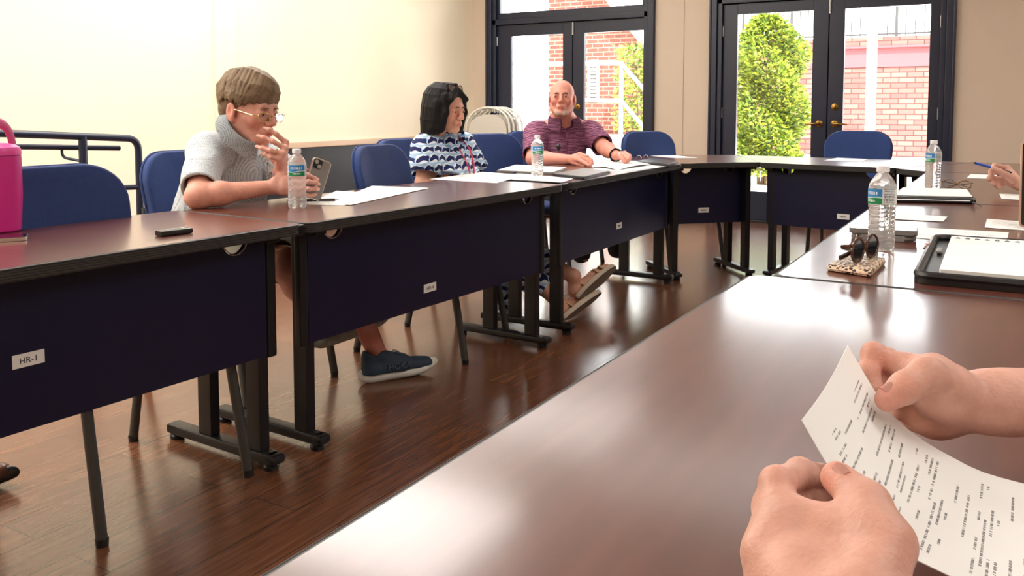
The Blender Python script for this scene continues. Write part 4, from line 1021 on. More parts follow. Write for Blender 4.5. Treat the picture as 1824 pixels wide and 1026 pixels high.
def skin(name, rgb, var=.12):
    m = MT(name); at = m.n.new('ShaderNodeVertexColor'); at.layer_name = 'tint'
    v = m.coord('Object'); n = m.noise(v, 38, 4, .6); n2 = m.noise(v, 260, 2)
    c = m.mix(n, lin([x * (1 - var) for x in rgb]), lin([min(255, x * (1 + var * .6)) for x in rgb]))
    x = m.n.new('ShaderNodeMix'); x.data_type = 'RGBA'; x.blend_type = 'MULTIPLY'; x.inputs[0].default_value = 1
    m.t.links.new(c, x.inputs[6]); m.t.links.new(at.outputs[0], x.inputs[7])
    m.set(color=x.outputs[2], rough=.48, spec=.4, sss=.08); m.p.inputs['Subsurface Radius'].default_value = (.012, .005, .003); m.p.inputs['Subsurface Scale'].default_value = .4
    n4 = m.noise(m.coord('Object', (1, 1, 1)), 120, 3, .6, .8); m.bump(m.math('ADD', n2, m.math('MULTIPLY_ADD', n4, 1.1, m.math('MULTIPLY', n, .8))), .34, .0016); return m.m
M['skin'] = skin('skin_ruddy', (216, 160, 142)); M['skin2'] = skin('skin_tan', (208, 152, 128)); M['skin3'] = skin('skin_pinkish', (212, 142, 124))
M['skin_hand'] = skin('skin_hands', (216, 164, 146), .14)
M['eyewhite'] = plain('eye_white', (200, 188, 178), .15, var=.01)
M['iris'] = plain('iris_dark', (58, 48, 40), .1, var=.1)
M['nail'] = plain('fingernail', (238, 188, 172), .3, var=.04)
# ------------------------------------------------------------------ anatomy
def frame(fwd, up=(0, 0, 1)):
    f = V(fwd).normalized(); l = V(up).cross(f).normalized(); u = f.cross(l).normalized()
    return f, l, u
def head(F, c, fwd, up=(0, 0, 1), sc=1.0, open_eye=.0042, fem=False, jaw=1.0):
    f, l, u = frame(fwd, up); c = V(c)
    T = lambda x, y, z: c + (f * x + l * y + u * z) * sc
    R = np.array([[f.x, l.x, u.x], [f.y, l.y, u.y], [f.z, l.z, u.z]])
    E = lambda p, r, k=.015, sub=False: F.ell(T(*p), [q * sc for q in r], k * sc, R, sub)
    Cn = lambda a, b, r1, r2, k=.012, sub=False, flat=None: F.cone(T(*a), T(*b), r1 * sc, r2 * sc, k * sc, sub, flat)
    E((-.014, 0, .034), (.094, .075, .083)); E((.026, 0, .010), (.062, .063, .088), .02)
    Cn((.022, 0, -.030), (.050, 0, -.086), .056 * jaw, .030 * jaw, .03)
    for s in (1, -1):
        Cn((-.008, s * .052 * jaw, -.045), (.052, s * .022 * jaw, -.096), .021, .017, .022)
        E((.058, s * .038, -.024), (.026, .024, .022), .02)
    E((.073, 0, -.097), (.018, .02, .016), .018)
    Cn((.081, -.030, .021), (.081, .030, .021), .010 if not fem else .007, .010 if not fem else .007, .016)
    for s in (1, -1):
        E((.097, s * .031, .001), (.017, .018, .013), .012, True)
        E((.0775, s * .031, -.001), (.0155, .0165, .0145), .005)
    Cn((.088, 0, .012), (.108, 0, -.028), .0085, .011, .010); E((.109, 0, -.032), (.0115, .0118, .0095), .006)
    for s in (1, -1): E((.099, s * .0135, -.036), (.0105, .0085, .008), .006)
    E((.0835, 0, -.062), (.0145, .028, .018), .014)
    Cn((.093, -.019, -.0665), (.0965, -.004, -.0625), .0036, .0042, .005); Cn((.0965, .004, -.0625), (.093, .019, -.0665), .0042, .0036, .005)
    Cn((.0925, -.016, -.0735), (.0950, 0, -.0752), .0040, .0050, .005); Cn((.0950, 0, -.0752), (.0925, .016, -.0735), .0050, .0040, .005)
    for s in (1, -1):
        E((-.012, s * .080, -.006), (.021, .0085, .033), .006); E((-.008, s * .091, -.002), (.011, .008, .019), .005, True); E((-.006, s * .079, -.034), (.010, .007, .010), .006)
    if open_eye > 0:
        for s in (1, -1): Cn((.0955, s * .031 - .009, -.001), (.0955, s * .031 + .009, -.001), open_eye, open_eye, .002, True)
    return T, R
def eyes(par, T, sc, fwd, look=(0, 0)):
    f = V(fwd).normalized()
    for s in (1, -1):
        e = MB(); cen = T(.0805, s * .031, -.001); e.sphere((0, 0, 0), .0122 * sc, 16)
        w2l = Matrix.Rotation(-par.rotation_euler[2], 3, 'Z')
        ob = e.build('eye', M['eyewhite'], par, loc=w2l @ (cen - par.location))
        d = w2l @ (T(1, look[0], look[1]) - T(0, 0, 0)).normalized()
        i = MB(); i.sphere(d * .0056 * sc, .0080 * sc, 14); i.build('iris', M['iris'], ob)
def neck(F, T, base, r1=.056, r2=.066, k=.03):
    F.cone(T(-.022, 0, -.055), base, r1, r2, k)
FIN = ((.045, .026, .021), (.049, .030, .022), (.045, .028, .021), (.035, .021, .019))
def hand(F, w, D, N, S, curl, sc=1.0, splay=(.10, .02, -.06, -.14), thumb=None, k=.006, fr=1.0, ret=None):
    """w wrist, D towards the knuckles, N the way the palm faces, S the thumb side; curl = 4 x (mcp, pip, dip) degrees"""
    w = V(w); D = V(D).normalized(); N = (V(N) - D * V(N).dot(D)).normalized(); S0 = V(S); S = D.cross(N); S = S if S.dot(S0) > 0 else -S
    Q = lambda d, s, n: w + (D * d + S * s + N * n) * sc
    kn = [(.090, .029, 0), (.094, .009, -.003), (.089, -.011, -.002), (.081, -.029, .001)]
    st = [(.012, .016, 0), (.010, .006, 0), (.010, -.005, 0), (.012, -.015, 0)]
    F.ell(Q(.050, 0, .003), [.05 * sc, .036 * sc, .0145 * sc], .010, np.array([[D.x, S.x, N.x], [D.y, S.y, N.y], [D.z, S.z, N.z]]))
    for a, b in zip(st, kn): F.cone(Q(*a), Q(*b), .0165 * sc, .0118 * sc, .010)
    F.ell(Q(.028, -.020, .010), [.028 * sc, .014 * sc, .012 * sc], .010, np.array([[D.x, S.x, N.x], [D.y, S.y, N.y], [D.z, S.z, N.z]]))
    out = []
    for i in range(4):
        p = Q(*kn[i]); a = 0; tip = [p]; dirS = splay[i]
        for j in range(3):
            a += math.radians(curl[i][j]); d = (D * math.cos(a) + N * math.sin(a) + S * dirS * math.cos(a)).normalized()
            q = p + d * FIN[i][j] * sc; r = (.0098, .0088, .0078, .0066) if i < 3 else (.0086, .0078, .0068, .0058)
            F.cone(p, q, r[j] * sc * fr, r[j + 1] * sc * fr, k if j else .009)
            if j: F.ell(p, [r[j] * sc * 1.06 * fr] * 3, .004)
            p = q; tip.append(p)
        out.append((tip, d))
    th = thumb if thumb is not None else [(.45, .75, .35), (.75, .45, .45), (.9, .15, .35)]
    p = Q(.018, .020, .006); tl = [p]; rr = (.0165, .0128, .0115, .0088)
    for j, (d_, s_, n_) in enumerate(th):
        d = (D * d_ + S * s_ + N * n_).normalized(); q = p + d * (.046, .034, .028)[j] * sc
        F.cone(p, q, rr[j] * sc * fr, rr[j + 1] * sc * fr, .010 if j == 0 else .005); p = q; tl.append(p)
    out.append((tl, d)); return out
def grip_hand(F, w, knuckles, fingers, thumb, sc=1.0, fr=1.0, k=.005, palm=.0165):
    """hand laid out joint by joint: four knuckles, for each finger its three further joints, and the thumb's four joints"""
    w = V(w)
    for kk in knuckles: F.cone(w + (V(kk) - w) * .12, kk, palm * sc, .0125 * sc, .012)
    for a, b in zip(knuckles[:-1], knuckles[1:]): F.cone(w + (V(a) - w) * .55, w + (V(b) - w) * .55, .0135 * sc, .0135 * sc, .012)
    for i, js in enumerate(fingers):
        r = (.0102, .0092, .0083, .0070) if i < 3 else (.0090, .0080, .0072, .0062); p = V(knuckles[i])
        for j, q in enumerate(js):
            F.cone(p, q, r[j] * sc * fr, r[j + 1] * sc * fr, .008 if j == 0 else k)
            F.ell(p, [r[j] * sc * fr * 1.05] * 3, .004); p = V(q)
    rr = (.0185, .0140, .0120, .0096)
    for j in range(3): F.cone(thumb[j], thumb[j + 1], rr[j] * sc * fr, rr[j + 1] * sc * fr, .012 if j == 0 else .006)
def wrinkle(seed, amp=.003, f=(22, 31, 17)):
    r = np.random.RandomState(seed); dirs = r.normal(size=(7, 3)); dirs /= np.linalg.norm(dirs, axis=1)[:, None]; ph = r.uniform(0, 6.28, 7); fr = r.uniform(f[2], f[1], 7)
    def fn(v):
        o = np.zeros(len(v))
        wob = .35 * np.sin(v @ dirs[0] * 13 + ph[0]) + .3 * np.sin(v @ dirs[1] * 9 + ph[1])
        for i in range(2, 7): o += np.sin(v @ dirs[i] * fr[i] + ph[i] + 2.2 * wob)
        o /= 5; return amp * (1 - 2 * np.abs(o))
    return fn
# ================================================================== PEOPLE
def cloth(name, build, scale_note=None):
    m = MT(name); build(m); return m.m
def _check(m):
    v = m.coord('Object', (1, 1, 1)); x = m.n.new('ShaderNodeTexVoronoi'); m.t.links.new(v, x.inputs['Vector']); x.inputs['Scale'].default_value = 260; x.inputs['Randomness'].default_value = .25
    n = m.noise(v, 14, 3)
    c = m.ramp(x.outputs['Distance'], [(.25, lin((84, 96, 104))), (.5, lin((214, 220, 222)))])
    m.set(color=m.mix(m.math('MULTIPLY', n, .3), c, lin((150, 160, 166))), rough=.85, spec=.2); m.bump(m.noise(v, 500, 2), .2, .001)
M['check'] = cloth('grey_blue_micro_check', _check)
def _plum(m):
    tc = m.n.new('ShaderNodeTexCoord'); sep = m.n.new('ShaderNodeSeparateXYZ'); m.t.links.new(tc.outputs['Object'], sep.inputs[0])
    n = m.noise(tc.outputs['Object'], 11, 3); n3 = m.noise(tc.outputs['Object'], 70, 2)
    z = m.math('ADD', sep.outputs[2], m.math('ADD', m.math('MULTIPLY', n, .03), m.math('MULTIPLY', n3, .004)))
    w = m.math('SINE', m.math('MULTIPLY', z, 2 * PI / .0088))
    c = m.mix(m.math('GREATER_THAN', w, .70), lin((104, 46, 78)), lin((180, 130, 156)))
    c = m.mix(m.math('MULTIPLY', m.math('LESS_THAN', w, -.55), .5), c, lin((62, 26, 52)))
    m.set(color=c, rough=.8, spec=.25)
M['plum'] = cloth('plum_striped_knit', _plum)
def _floral(m):
    tc = m.n.new('ShaderNodeTexCoord'); sp = m.n.new('ShaderNodeSeparateXYZ'); v = tc.outputs['Object']; m.t.links.new(v, sp.inputs[0])
    nz = m.noise(v, 9, 2); nz2 = m.noise(v, 60, 2)
    W, Hh = .060, .046
    V_ = m.math('DIVIDE', m.math('ADD', sp.outputs[2], m.math('MULTIPLY', nz, .05)), Hh)
    row = m.math('FLOOR', V_); b = m.math('SUBTRACT', m.math('FRACT', V_), .5)
    U_ = m.math('ADD', m.math('DIVIDE', m.math('ADD', m.math('MULTIPLY_ADD', sp.outputs[0], .62, m.math('MULTIPLY', sp.outputs[1], .85)), m.math('MULTIPLY', nz, .04)), W), m.math('MULTIPLY', row, .5))
    a = m.math('SUBTRACT', m.math('FRACT', U_), .5)
    # dark lobed fan
    by = m.math('ADD', b, .22); ang = m.math('ARCTAN2', by, a); r = m.math('SQRT', m.math('ADD', m.math('MULTIPLY', a, a), m.math('MULTIPLY', by, by)))
    edge = m.math('MULTIPLY_ADD', m.math('ABSOLUTE', m.math('SINE', m.math('MULTIPLY', ang, 2.6))), .10, m.math('MULTIPLY_ADD', nz2, .06, .36))
    dark = m.math('MULTIPLY', m.math('LESS_THAN', r, edge), m.math('GREATER_THAN', m.math('ADD', b, m.math('MULTIPLY', m.math('ABSOLUTE', a), .5)), -.20))
    # white crescent wrapping under and beside the fan
    r2 = m.math('SQRT', m.math('ADD', m.math('POWER', m.math('ADD', a, .10), 2.0), m.math('POWER', m.math('ADD', b, .12), 2.0)))
    wh = m.math('LESS_THAN', r2, .50)
    c = m.mix(wh, lin((166, 198, 228)), lin((228, 238, 245)))
    m.set(color=m.mix(dark, c, lin((32, 40, 92))), rough=.75, spec=.25)
M['floral'] = cloth('blue_and_white_fan_print', _floral)
def hair_mat(name, c1, c2, rough=.42, stretch=(60, 200, 30)):
    m = MT(name); v = m.coord('Object', stretch); n = m.noise(v, 1.6, 4, .65, .6); n2 = m.noise(m.coord('Object'), 30, 2)
    m.set(color=m.mix(m.math('MULTIPLY_ADD', n2, .3, m.math('MULTIPLY', n, .7)), lin(c1), lin(c2)), rough=rough, spec=.18); m.bump(n, .5, .003); return m.m
M['hair_brown'] = hair_mat('greying_brown_hair', (64, 49, 36), (156, 132, 104), .55, stretch=(26, 170, 120))
M['hair_black'] = hair_mat('black_brown_hair', (10, 9, 10), (26, 22, 22), .62, (170, 170, 18))
M['beard'] = hair_mat('grey_stubble', (164, 130, 114), (202, 172, 156), .8, (300, 300, 300))
M['brow'] = plain('eyebrow_hair', (84, 62, 48), .8, var=.3, vs=300)
M['khaki'] = plain('khaki_cloth', (128, 122, 108), .85, var=.08, vs=60)
M['dark_cloth'] = plain('dark_grey_knit', (34, 32, 36), .85, var=.1, vs=60)
M['gold'] = plain('gold_wire', (206, 176, 120), .25, metal=1, var=.03)
M['lens_clear'] = M['glass']
M['lanyard'] = plain('red_lanyard_ribbon', (196, 30, 66), .55, var=.1, vs=80)
M['sock'] = plain('dark_ankle_sock', (40, 36, 40), .9)
def child_mesh(par, mb, name, mat, smooth=40):
    for v in mb.bm.verts: v.co -= par.location
    return mb.build(name, mat, par, smooth=smooth)
def body_obj(F, mat, origin, label, tints, base=(1, 1, 1)):
    v, q = F.mesh(); v = relax(v, q, 1)
    me_parent = bpy.data.objects.new('tmp', None); me_parent.location = origin
    ob = mesh_obj('person', F, mat, None, tints, base=base)
    off = A3(origin); me = ob.data; co = np.empty(len(me.vertices) * 3, dtype=np.float32); me.vertices.foreach_get('co', co)
    me.vertices.foreach_set('co', (co.reshape(-1, 3) - off).ravel()); me.update(); ob.location = origin
    bpy.data.objects.remove(me_parent); return tag(ob, label, 'person')
def face_tints(T, R, sc=1.0, lip=(.86, .55, .52), cheek=(1.06, .86, .82), nose=(1.05, .84, .80), st=.8):
    return [(T(.06, .042, -.022), .030 * sc, cheek, .55), (T(.06, -.042, -.022), .030 * sc, cheek, .55), (T(.110, 0, -.03), .018 * sc, nose, .6),
            (T(-.01, .085, -.005), .04 * sc, (1.06, .80, .76), .6), (T(-.01, -.085, -.005), .04 * sc, (1.06, .80, .76), .6),
            (T(.096, 0, -.070), (.013 * sc, .021 * sc, .010 * sc), lip, st, R), (T(.096, 0, -.0695), (.012 * sc, .020 * sc, .0026 * sc), (.40, .22, .20), .9, R),
            (T(.088, .031, -.002), (.02 * sc, .018 * sc, .010 * sc), (.86, .70, .66), .5, R), (T(.088, -.031, -.002), (.02 * sc, .018 * sc, .010 * sc), (.86, .70, .66), .5, R)]
def brows(par, T, R, sc, mat, z=.019, th=.0042, droop=.004):
    for s in (1, -1):
        b = MB(); b.tube([T(.0965, s * .015, z + .001), T(.0970, s * .028, z + .003), T(.0885, s * .041, z - droop)], [th * sc, th * sc, th * .5 * sc], 8)
        child_mesh(par, b, 'eyebrow', mat)
def torso(F, pel, chest, nb, sR, sL, fwd, r=(.150, .160), flat=1.3, sh=.075, infl=0, k=.05):
    F.cone(pel, chest, r[0] + infl, r[1] + infl, k, flat=(fwd, flat))
    m = (V(sR) + V(sL)) / 2
    a = V(sR) + (m - V(sR)) * .10; b = V(sL) + (m - V(sL)) * .10
    F.cone(a, b, sh + infl, sh + infl, k, flat=(fwd, 1.05))
    F.cone(V(nb) + V((0, 0, -.015)), V(sR) + V((0, 0, .002)), .056 + infl, .050 + infl, k * .8); F.cone(V(nb) + V((0, 0, -.015)), V(sL) + V((0, 0, .002)), .056 + infl, .050 + infl, k * .8)
def sleeve(F, S, E, f=.62, r1=.078, r2=.070, open_r=.052, k=.04):
    S, E = V(S), V(E); C = S + (E - S) * f; d = (E - S).normalized()
    F.cone(S, C + d * .03, r1, r2, k); return C, d
def open_sleeve(F, C, d, r, wall=.005):
    F.cut(C, d, c=C, R=r * 2.2)
    F.cone(C - d * .05, C + d * .05, r - wall * 2.2, r - wall, .004, True)
def collar(par, nb, fwd, T, r, h, mat, name='collar', open_=.35, tiltv=.018, ov=.028, fd=.030, lean=None):
    """turned-down polo collar round the neck, open at the front"""
    f = V((fwd[0], fwd[1], 0)).normalized(); l = V((0, 0, 1)).cross(f); mb = MB(); rows = []
    n = 44; prof = ((-.2, -.004), (.45, .002), (.9, .008), (1.0, .014), (.85, .021), (.35, .030), (-.15, .038), (-.62, ov))
    for i in range(n + 1):
        a = -PI + open_ + (2 * PI - 2 * open_) * i / n      # 0 = back
        dirv = (-f * math.cos(a) + l * math.sin(a)); fr = (1 - math.cos(a)) / 2      # 0 back, 1 front
        c0 = V(nb) + dirv * r * (1 + .10 * fr) + V((0, 0, -fd * fr + .012)) + f * .012 * fr; row = []
        pt = max(0, (fr - .75) / .25)
        for hh, o in prof: row.append(mb.bm.verts.new(c0 + V((0, 0, (hh - (.55 * pt if (hh < .5 and o > .02) else 0)) * h)) + dirv * (o + .006 * pt)))
        rows.append(row)
    for i in range(n):
        for k in range(len(prof) - 1): mb.bm.faces.new((rows[i][k], rows[i + 1][k], rows[i + 1][k + 1], rows[i][k + 1]))
    if lean is not None:
        q = V((0, 0, 1)).rotation_difference(V(lean).normalized())
        for v in mb.bm.verts: v.co = V(nb) + q @ (v.co - V(nb))
    bmesh.ops.solidify(mb.bm, geom=list(mb.bm.faces), thickness=.0025)
    return child_mesh(par, mb, name, mat, 60)
def ribbon(par, pts, w, mat, name, n=None, th=.0012):
    mb = MB(); mb.tube(pts, w / 2, 8, flat=(1, th / (w / 2))); return child_mesh(par, mb, name, mat)
def lock(F, T, pts, r0, r1, k, sc):
    n = len(pts) - 1
    for i in range(n):
        a = r0 + (r1 - r0) * (i / n) ** 1.5; b = r0 + (r1 - r0) * ((i + 1) / n) ** 1.5; F.cone(T(*pts[i]), T(*pts[i + 1]), a * sc, b * sc, k)
def on_head(d, rad=(.104, .088, .088), c=(-.020, 0, .046)):
    d = V(d).normalized(); return (c[0] + d.x * rad[0], c[1] + d.y * rad[1], c[2] + d.z * rad[2])
def sl(a, b, t):
    a, b = V(a).normalized(), V(b).normalized(); return (a * (1 - t) + b * t).normalized()
def poly_at(pts, t):
    t = t * (len(pts) - 1); i = min(int(t), len(pts) - 2); return V(pts[i]) + (V(pts[i + 1]) - V(pts[i])) * (t - i)
def seg(a, b, t): return V(a) + (V(b) - V(a)) * t
H = .0034
# ------------------------------------------------------------------ 1. grey haired man, pale checked shirt
hd = P(447, 196, 3.17); fwd = V((1, .02, -.13)); sc = 1.05
sR, sL = P(370, 272, 3.18), V((-2.70, 2.49, .930)); nb = (sR + sL) / 2 + V((.065, -.02, .035)); tf1 = V((.91, .41, 0))
eR, wR = P(352, 350, 2.95), P(478, 334, 3.06); eL, wL = V((-2.46, 2.49, .785)), P(499, 306, 3.12)
pel, chest = V((-2.68, 2.33, .55)), V((-2.63, 2.32, .82))
hipR, hipL = V((-2.62, 2.24, .535)), V((-2.62, 2.44, .535)); knR, knL = P(506, 468, 3.05), V((-2.24, 2.46, .50)); anR, anL = P(585, 583, 3.26), P(673, 630, 3.38)
F = Field((-2.95, 1.86, .02), (-1.98, 2.82, 1.27), H)
T, R = head(F, hd, fwd, sc=sc, open_eye=.0020); neck(F, T, nb, .054, .058)
torso(F, pel, chest, nb, sR, sL, tf1, (.125, .125), 1.25, .055)
for a, b, c in ((sR, eR, wR), (sL, eL, wL)):
    F.cone(a, b, .050, .041, .02); F.cone(b, seg(b, c, .3), .040, .043, .02); F.cone(seg(b, c, .3), c, .043, .0275, .02, flat=((0, 0, 1), 1.1))
for a, b, c in ((hipR, knR, anR), (hipL, knL, anL)):
    F.cone(a, b, .082, .060, .04); F.cone(b, seg(b, c, .3), .056, .058, .02); F.cone(seg(b, c, .3), c, .058, .036, .02)
# right hand round the phone
ph = P(560, 318, 3.13)
D = (P(545, 326, 3.10) - wR)
kn = [P(527, 312, 3.07), P(530, 324, 3.06), P(530, 336, 3.055), P(527, 346, 3.06)]
fi = [[P(548, 312, 3.07), P(560, 318, 3.09), P(566, 320, 3.105)], [P(550, 324, 3.055), P(563, 326, 3.085), P(568, 328, 3.10)], [P(549, 337, 3.05), P(562, 336, 3.08), P(567, 337, 3.10)], [P(545, 348, 3.06), P(556, 348, 3.085), P(563, 346, 3.10)]]
grip_hand(F, wR, kn, fi, [seg(wR, kn[0], .25) + V((0, 0, .012)), P(513, 304, 3.12), P(532, 300, 3.15), P(546, 303, 3.165)], fr=.95)
# left hand to the mouth
kn = [P(509, 254, 3.10), P(508, 264, 3.075), P(504, 274, 3.06), P(498, 283, 3.055)]
fi = [[P(492, 239, 3.08), P(480, 231, 3.075), P(471, 228, 3.08)], [P(486, 252, 3.055), P(470, 245, 3.055), P(459, 242, 3.065)], [P(482, 268, 3.04), P(467, 264, 3.045), P(457, 261, 3.06)], [P(482, 280, 3.04), P(473, 275, 3.045), P(466, 272, 3.06)]]
grip_hand(F, wL, kn, fi, [seg(wL, kn[0], .2), P(489, 284, 3.11), P(478, 268, 3.12), P(470, 262, 3.125)], fr=.97)
tints = face_tints(T, R, sc) + [(anR, .14, (.85, .55, .52), .8), (anL, .14, (.85, .55, .52), .8), (seg(eR, wR, .4), .16, (1.05, .90, .80), .5)]
man1 = body_obj(F, M['skin'], V((-2.62, 2.34, .0)), 'grey haired man in glasses and pale checked shirt looking at a phone', tints)
# shirt
F = Field((-2.98, 1.86, .46), (-2.2, 2.82, 1.09), .0042)
torso(F, pel + V((-.02, 0, -.03)), chest, nb + V((-.008, 0, -.03)), sR, sL, tf1, (.172, .155), 1.2, .066)
F.cone(pel + V((-.06, -.09, .05)), chest + V((-.03, -.09, -.05)), .115, .10, .05)
C1, d1 = sleeve(F, sR, eR, .82, .068, .064); C2_, d2 = sleeve(F, sL, eL, .72, .068, .062)
open_sleeve(F, C1, d1, .064, .004); open_sleeve(F, C2_, d2, .062, .004)
F.cone(P(430, 233, 3.17), P(430, 233, 3.17) + V((.72, -.08, .69)) * .12, .050, .068, .006, True)
F.cut((0, 0, .50), (0, 0, -1))
wr = wrinkle(3, .0055, (20, 46, 18)); sh1 = mesh_obj('polo_shirt', F, M['check'], man1, None, lambda v: wr(v) * np.clip((1.06 - v[:, 2]) / .15, 0, 1), 2)
nkc = P(430, 233, 3.17); nka = V((.72, -.08, .69)).normalized(); collar(man1, nkc, (.97, .22), T, .057, .029, M['check'], open_=.26, ov=.040, fd=.008, lean=nka)
b = MB()
for t_ in (.28, .5, .72):
    q = nb + V((.115 + .02 * t_, -.005, -.02 - .16 * t_))
fr0, fr1 = nb + tf1 * .09 + V((0, 0, -.05)), chest + tf1 * .152 + V((0, 0, -.04))
pk = MB(); pk.tube([seg(fr0, fr1, t_) + tf1 * .012 * math.sin(PI * t_) for t_ in (0, .25, .5, .75, 1)], .018, 8, flat=(1, .22)); child_mesh(man1, pk, 'placket', M['check'])
for t_ in (.3, .6, .9):
    b = MB(); b.sphere(seg(fr0, fr1, t_) + tf1 * (.012 * math.sin(PI * t_) + .0045), .0055, 10, (.5, 1, 1)); child_mesh(man1, b, 'shirt_button', M['grey_plastic'])
# shorts
F = Field((-2.95, 2.0, .40), (-2.05, 2.75, .70), .005)
F.cone(hipR, hipL, .125, .125, .04)
for a, b in ((hipR, knR), (hipL, knL)): F.cone(a, seg(a, b, .88), .10, .078, .03)
for a, b in ((hipR, knR), (hipL, knL)):
    C = seg(a, b, .93); dd = (b - a).normalized(); F.cut(C, dd, c=C, R=.15); F.cone(C - dd * .05, C + dd * .05, .065, .072, .004, True)
mesh_obj('shorts', F, M['khaki'], man1, None, wrinkle(5, .004), 2)
# hair
F = Field(hd - V((.17, .15, .16)), hd + V((.17, .15, .19)), .0032)
E = lambda p, r, k=.015, sub=False: F.ell(T(*p), [q * sc for q in r], k * sc, R, sub)
Cn = lambda a, b, r1, r2, k=.012, sub=False: F.cone(T(*a), T(*b), r1 * sc, r2 * sc, k * sc, sub)
E((-.020, 0, .046), (.100, .084, .086)); E((-.060, 0, .000), (.058, .078, .070), .02)
E((.084, 0, -.055), (.072, .085, .085), .010, True)
rn = random.Random(5)
starts = [(.55, .38, .75), (.2, .36, .92), (-.25, .30, .92), (-.6, .2, .75)]
ends_r = [(.97, .34, -.02), (1.0, .05, -.10), (.98, -.28, -.08), (.80, -.62, -.10), (.52, -.88, -.16), (.22, -1.0, -.14), (-.25, -1.0, -.02), (-.60, -.80, -.45), (-.85, -.45, -.75), (-.95, 0, -.80)]
ends_l = [(.97, .36, -.02), (.82, .60, -.08), (.52, .88, -.14), (.22, 1.0, -.14), (-.25, 1.0, -.02), (-.60, .80, -.45), (-.85, .45, -.75), (-.95, .05, -.80)]
for ends, n_ in ((ends_r, 120), (ends_l, 80)):
    for k_ in range(n_):
        t_ = k_ / (n_ - 1); st_ = poly_at(starts, min(1, max(0, t_ + rn.uniform(-.08, .08)))); en = poly_at(ends, min(1, max(0, t_ + rn.uniform(-.02, .02)))); en = V(en) + V((0, 0, rn.uniform(-.15, .10)))
        lift = rn.uniform(.99, 1.07); pts = []
        for q in range(6):
            d_ = sl(st_, en, q / 5); bul = 1 + .10 * math.sin(PI * min(1, q / 5 * 1.2)) ; pts.append(on_head(d_, (.104 * lift * bul, .088 * lift, .086 * lift * bul)))
        lock(F, T, pts, .0070, .0035, .0045, sc)
for s in (1, -1): E((-.010, s * .094, -.016), (.026, .022, .030), .006, True)
def strands(T_, R_, seed, f=(140, 60), amp=.0028):
    o = A3(T_(0, 0, .02)); Rm = R_
    r = np.random.RandomState(seed); ph = r.uniform(0, 6, 4)
    def fn(v):
        w = (v - o) @ Rm; a = np.arctan2(w[:, 1], w[:, 2] + .03) ; g = w[:, 0]
        t = a * 3.2 + g * 9 + .5 * np.sin(g * 40 + ph[0])
        return amp * (np.sin(t * f[0] / 10 + ph[1]) * .5 + np.sin(t * f[0] / 4.6 + ph[2] + g * f[1]) * .35 + np.sin(t * f[0] / 2.5 + ph[3]) * .2)
    return fn
mesh_obj('hair', F, M['hair_brown'], man1, None, strands(T, R, 2, (330, 30), .0004), 1)
brows(man1, T, R, sc, M['hair_brown'], .016, .0026)
eyes(man1, T, sc, fwd, (0, -.5))
def spectacles(par, T, sc, cx, z, rx, rz, mat, tilt=0, name='eyeglasses', yc=.034, ear=True, wire=.0014, lens='lens_clear', roff=0):
    g = MB()
    for s in (1, -1):
        pts = [T(cx - .012 * ((s * yc + rx * math.cos(a)) / .055) ** 2 + tilt * math.sin(a), s * yc + rx * math.cos(a) * (1 + .0 * abs(math.cos(a))), z + rz * (abs(math.sin(a)) ** .75) * (1 if math.sin(a) > 0 else -1)) for a in [2 * PI * k / 24 for k in range(25)]]
        g.tube(pts, wire * sc, 6)
        if ear: g.tube([T(cx - .013, s * (yc + rx), z + .004), T(cx - .022, s * .076, z + .006), T(.0, s * .082, z + .016), T(-.022, s * .083, z + .006)], .0016 * sc, 6)
    g.tube([T(cx, yc - rx, z + .003), T(cx + .003, 0, z + .006), T(cx, -yc + rx, z + .003)], wire * sc, 6)
    ob = child_mesh(par, g, name, mat)
    for s in (1, -1):
        l = MB(); pts = [T(cx - .012 * ((s * yc + rx * .96 * math.cos(a)) / .055) ** 2 + tilt * math.sin(a), s * yc + rx * .96 * math.cos(a), z + rz * .96 * (abs(math.sin(a)) ** .75) * (1 if math.sin(a) > 0 else -1)) for a in [2 * PI * k / 24 for k in range(24)]]
        l.bm.faces.new([l.bm.verts.new(p) for p in pts]); bmesh.ops.solidify(l.bm, geom=list(l.bm.faces), thickness=.0012)
        for v in l.bm.verts: v.co -= par.location
        l.build('lens', M[lens], ob)
    return ob
spectacles(man1, T, sc, .109, -.012, .024, .0155, M['gold'], -.004)['label'] = 'thin gold rimmed eyeglasses'
rg = MB(); c0 = seg(kn[2], fi[2][0], .55); ax = (fi[2][0] - kn[2]).normalized(); a1 = ax.orthogonal().normalized(); a2 = ax.cross(a1)
rg.tube([c0 + (a1 * math.cos(2 * PI * k / 16) + a2 * math.sin(2 * PI * k / 16)) * .0108 for k in range(17)], .0018, 6); child_mesh(man1, rg, 'wedding_ring', M['gold'])
# the phone he holds
fz = (T(.09, 0, .0) - ph).normalized()
upv = (P(566, 292, 3.15) - P(549, 347, 3.12)).normalized(); nx = upv.cross(fz).normalized(); nz = nx.cross(upv).normalized()
nz = -(V((0, 0, CAM_H)) - ph).normalized() * .75 + fz * .45; nz = (nz - upv * nz.dot(upv)).normalized(); nx = upv.cross(nz).normalized()
mt = Matrix(((nx.x, upv.x, nz.x), (nx.y, upv.y, nz.y), (nx.z, upv.z, nz.z)))
pc = P(564, 319, 3.135)
hp = thing('smartphone', 'grey phone with two round lenses held by the man in the checked shirt', 'phone', pc); hp.rotation_euler = mt.to_euler()
m_ = MB(); m_.prism(rrect(.076, .150, .014, 6), -.005, .005); m_.build('phone_case', M['phone_silver'], hp)
MB().prism(rrect(.069, .143, .011, 6), -.0058, -.0045).build('back_plate', M['grey_plastic'], hp)
MB().prism(rrect(.069, .143, .011, 6), .0045, .0058).build('phone_screen', M['phone_glass'], hp)
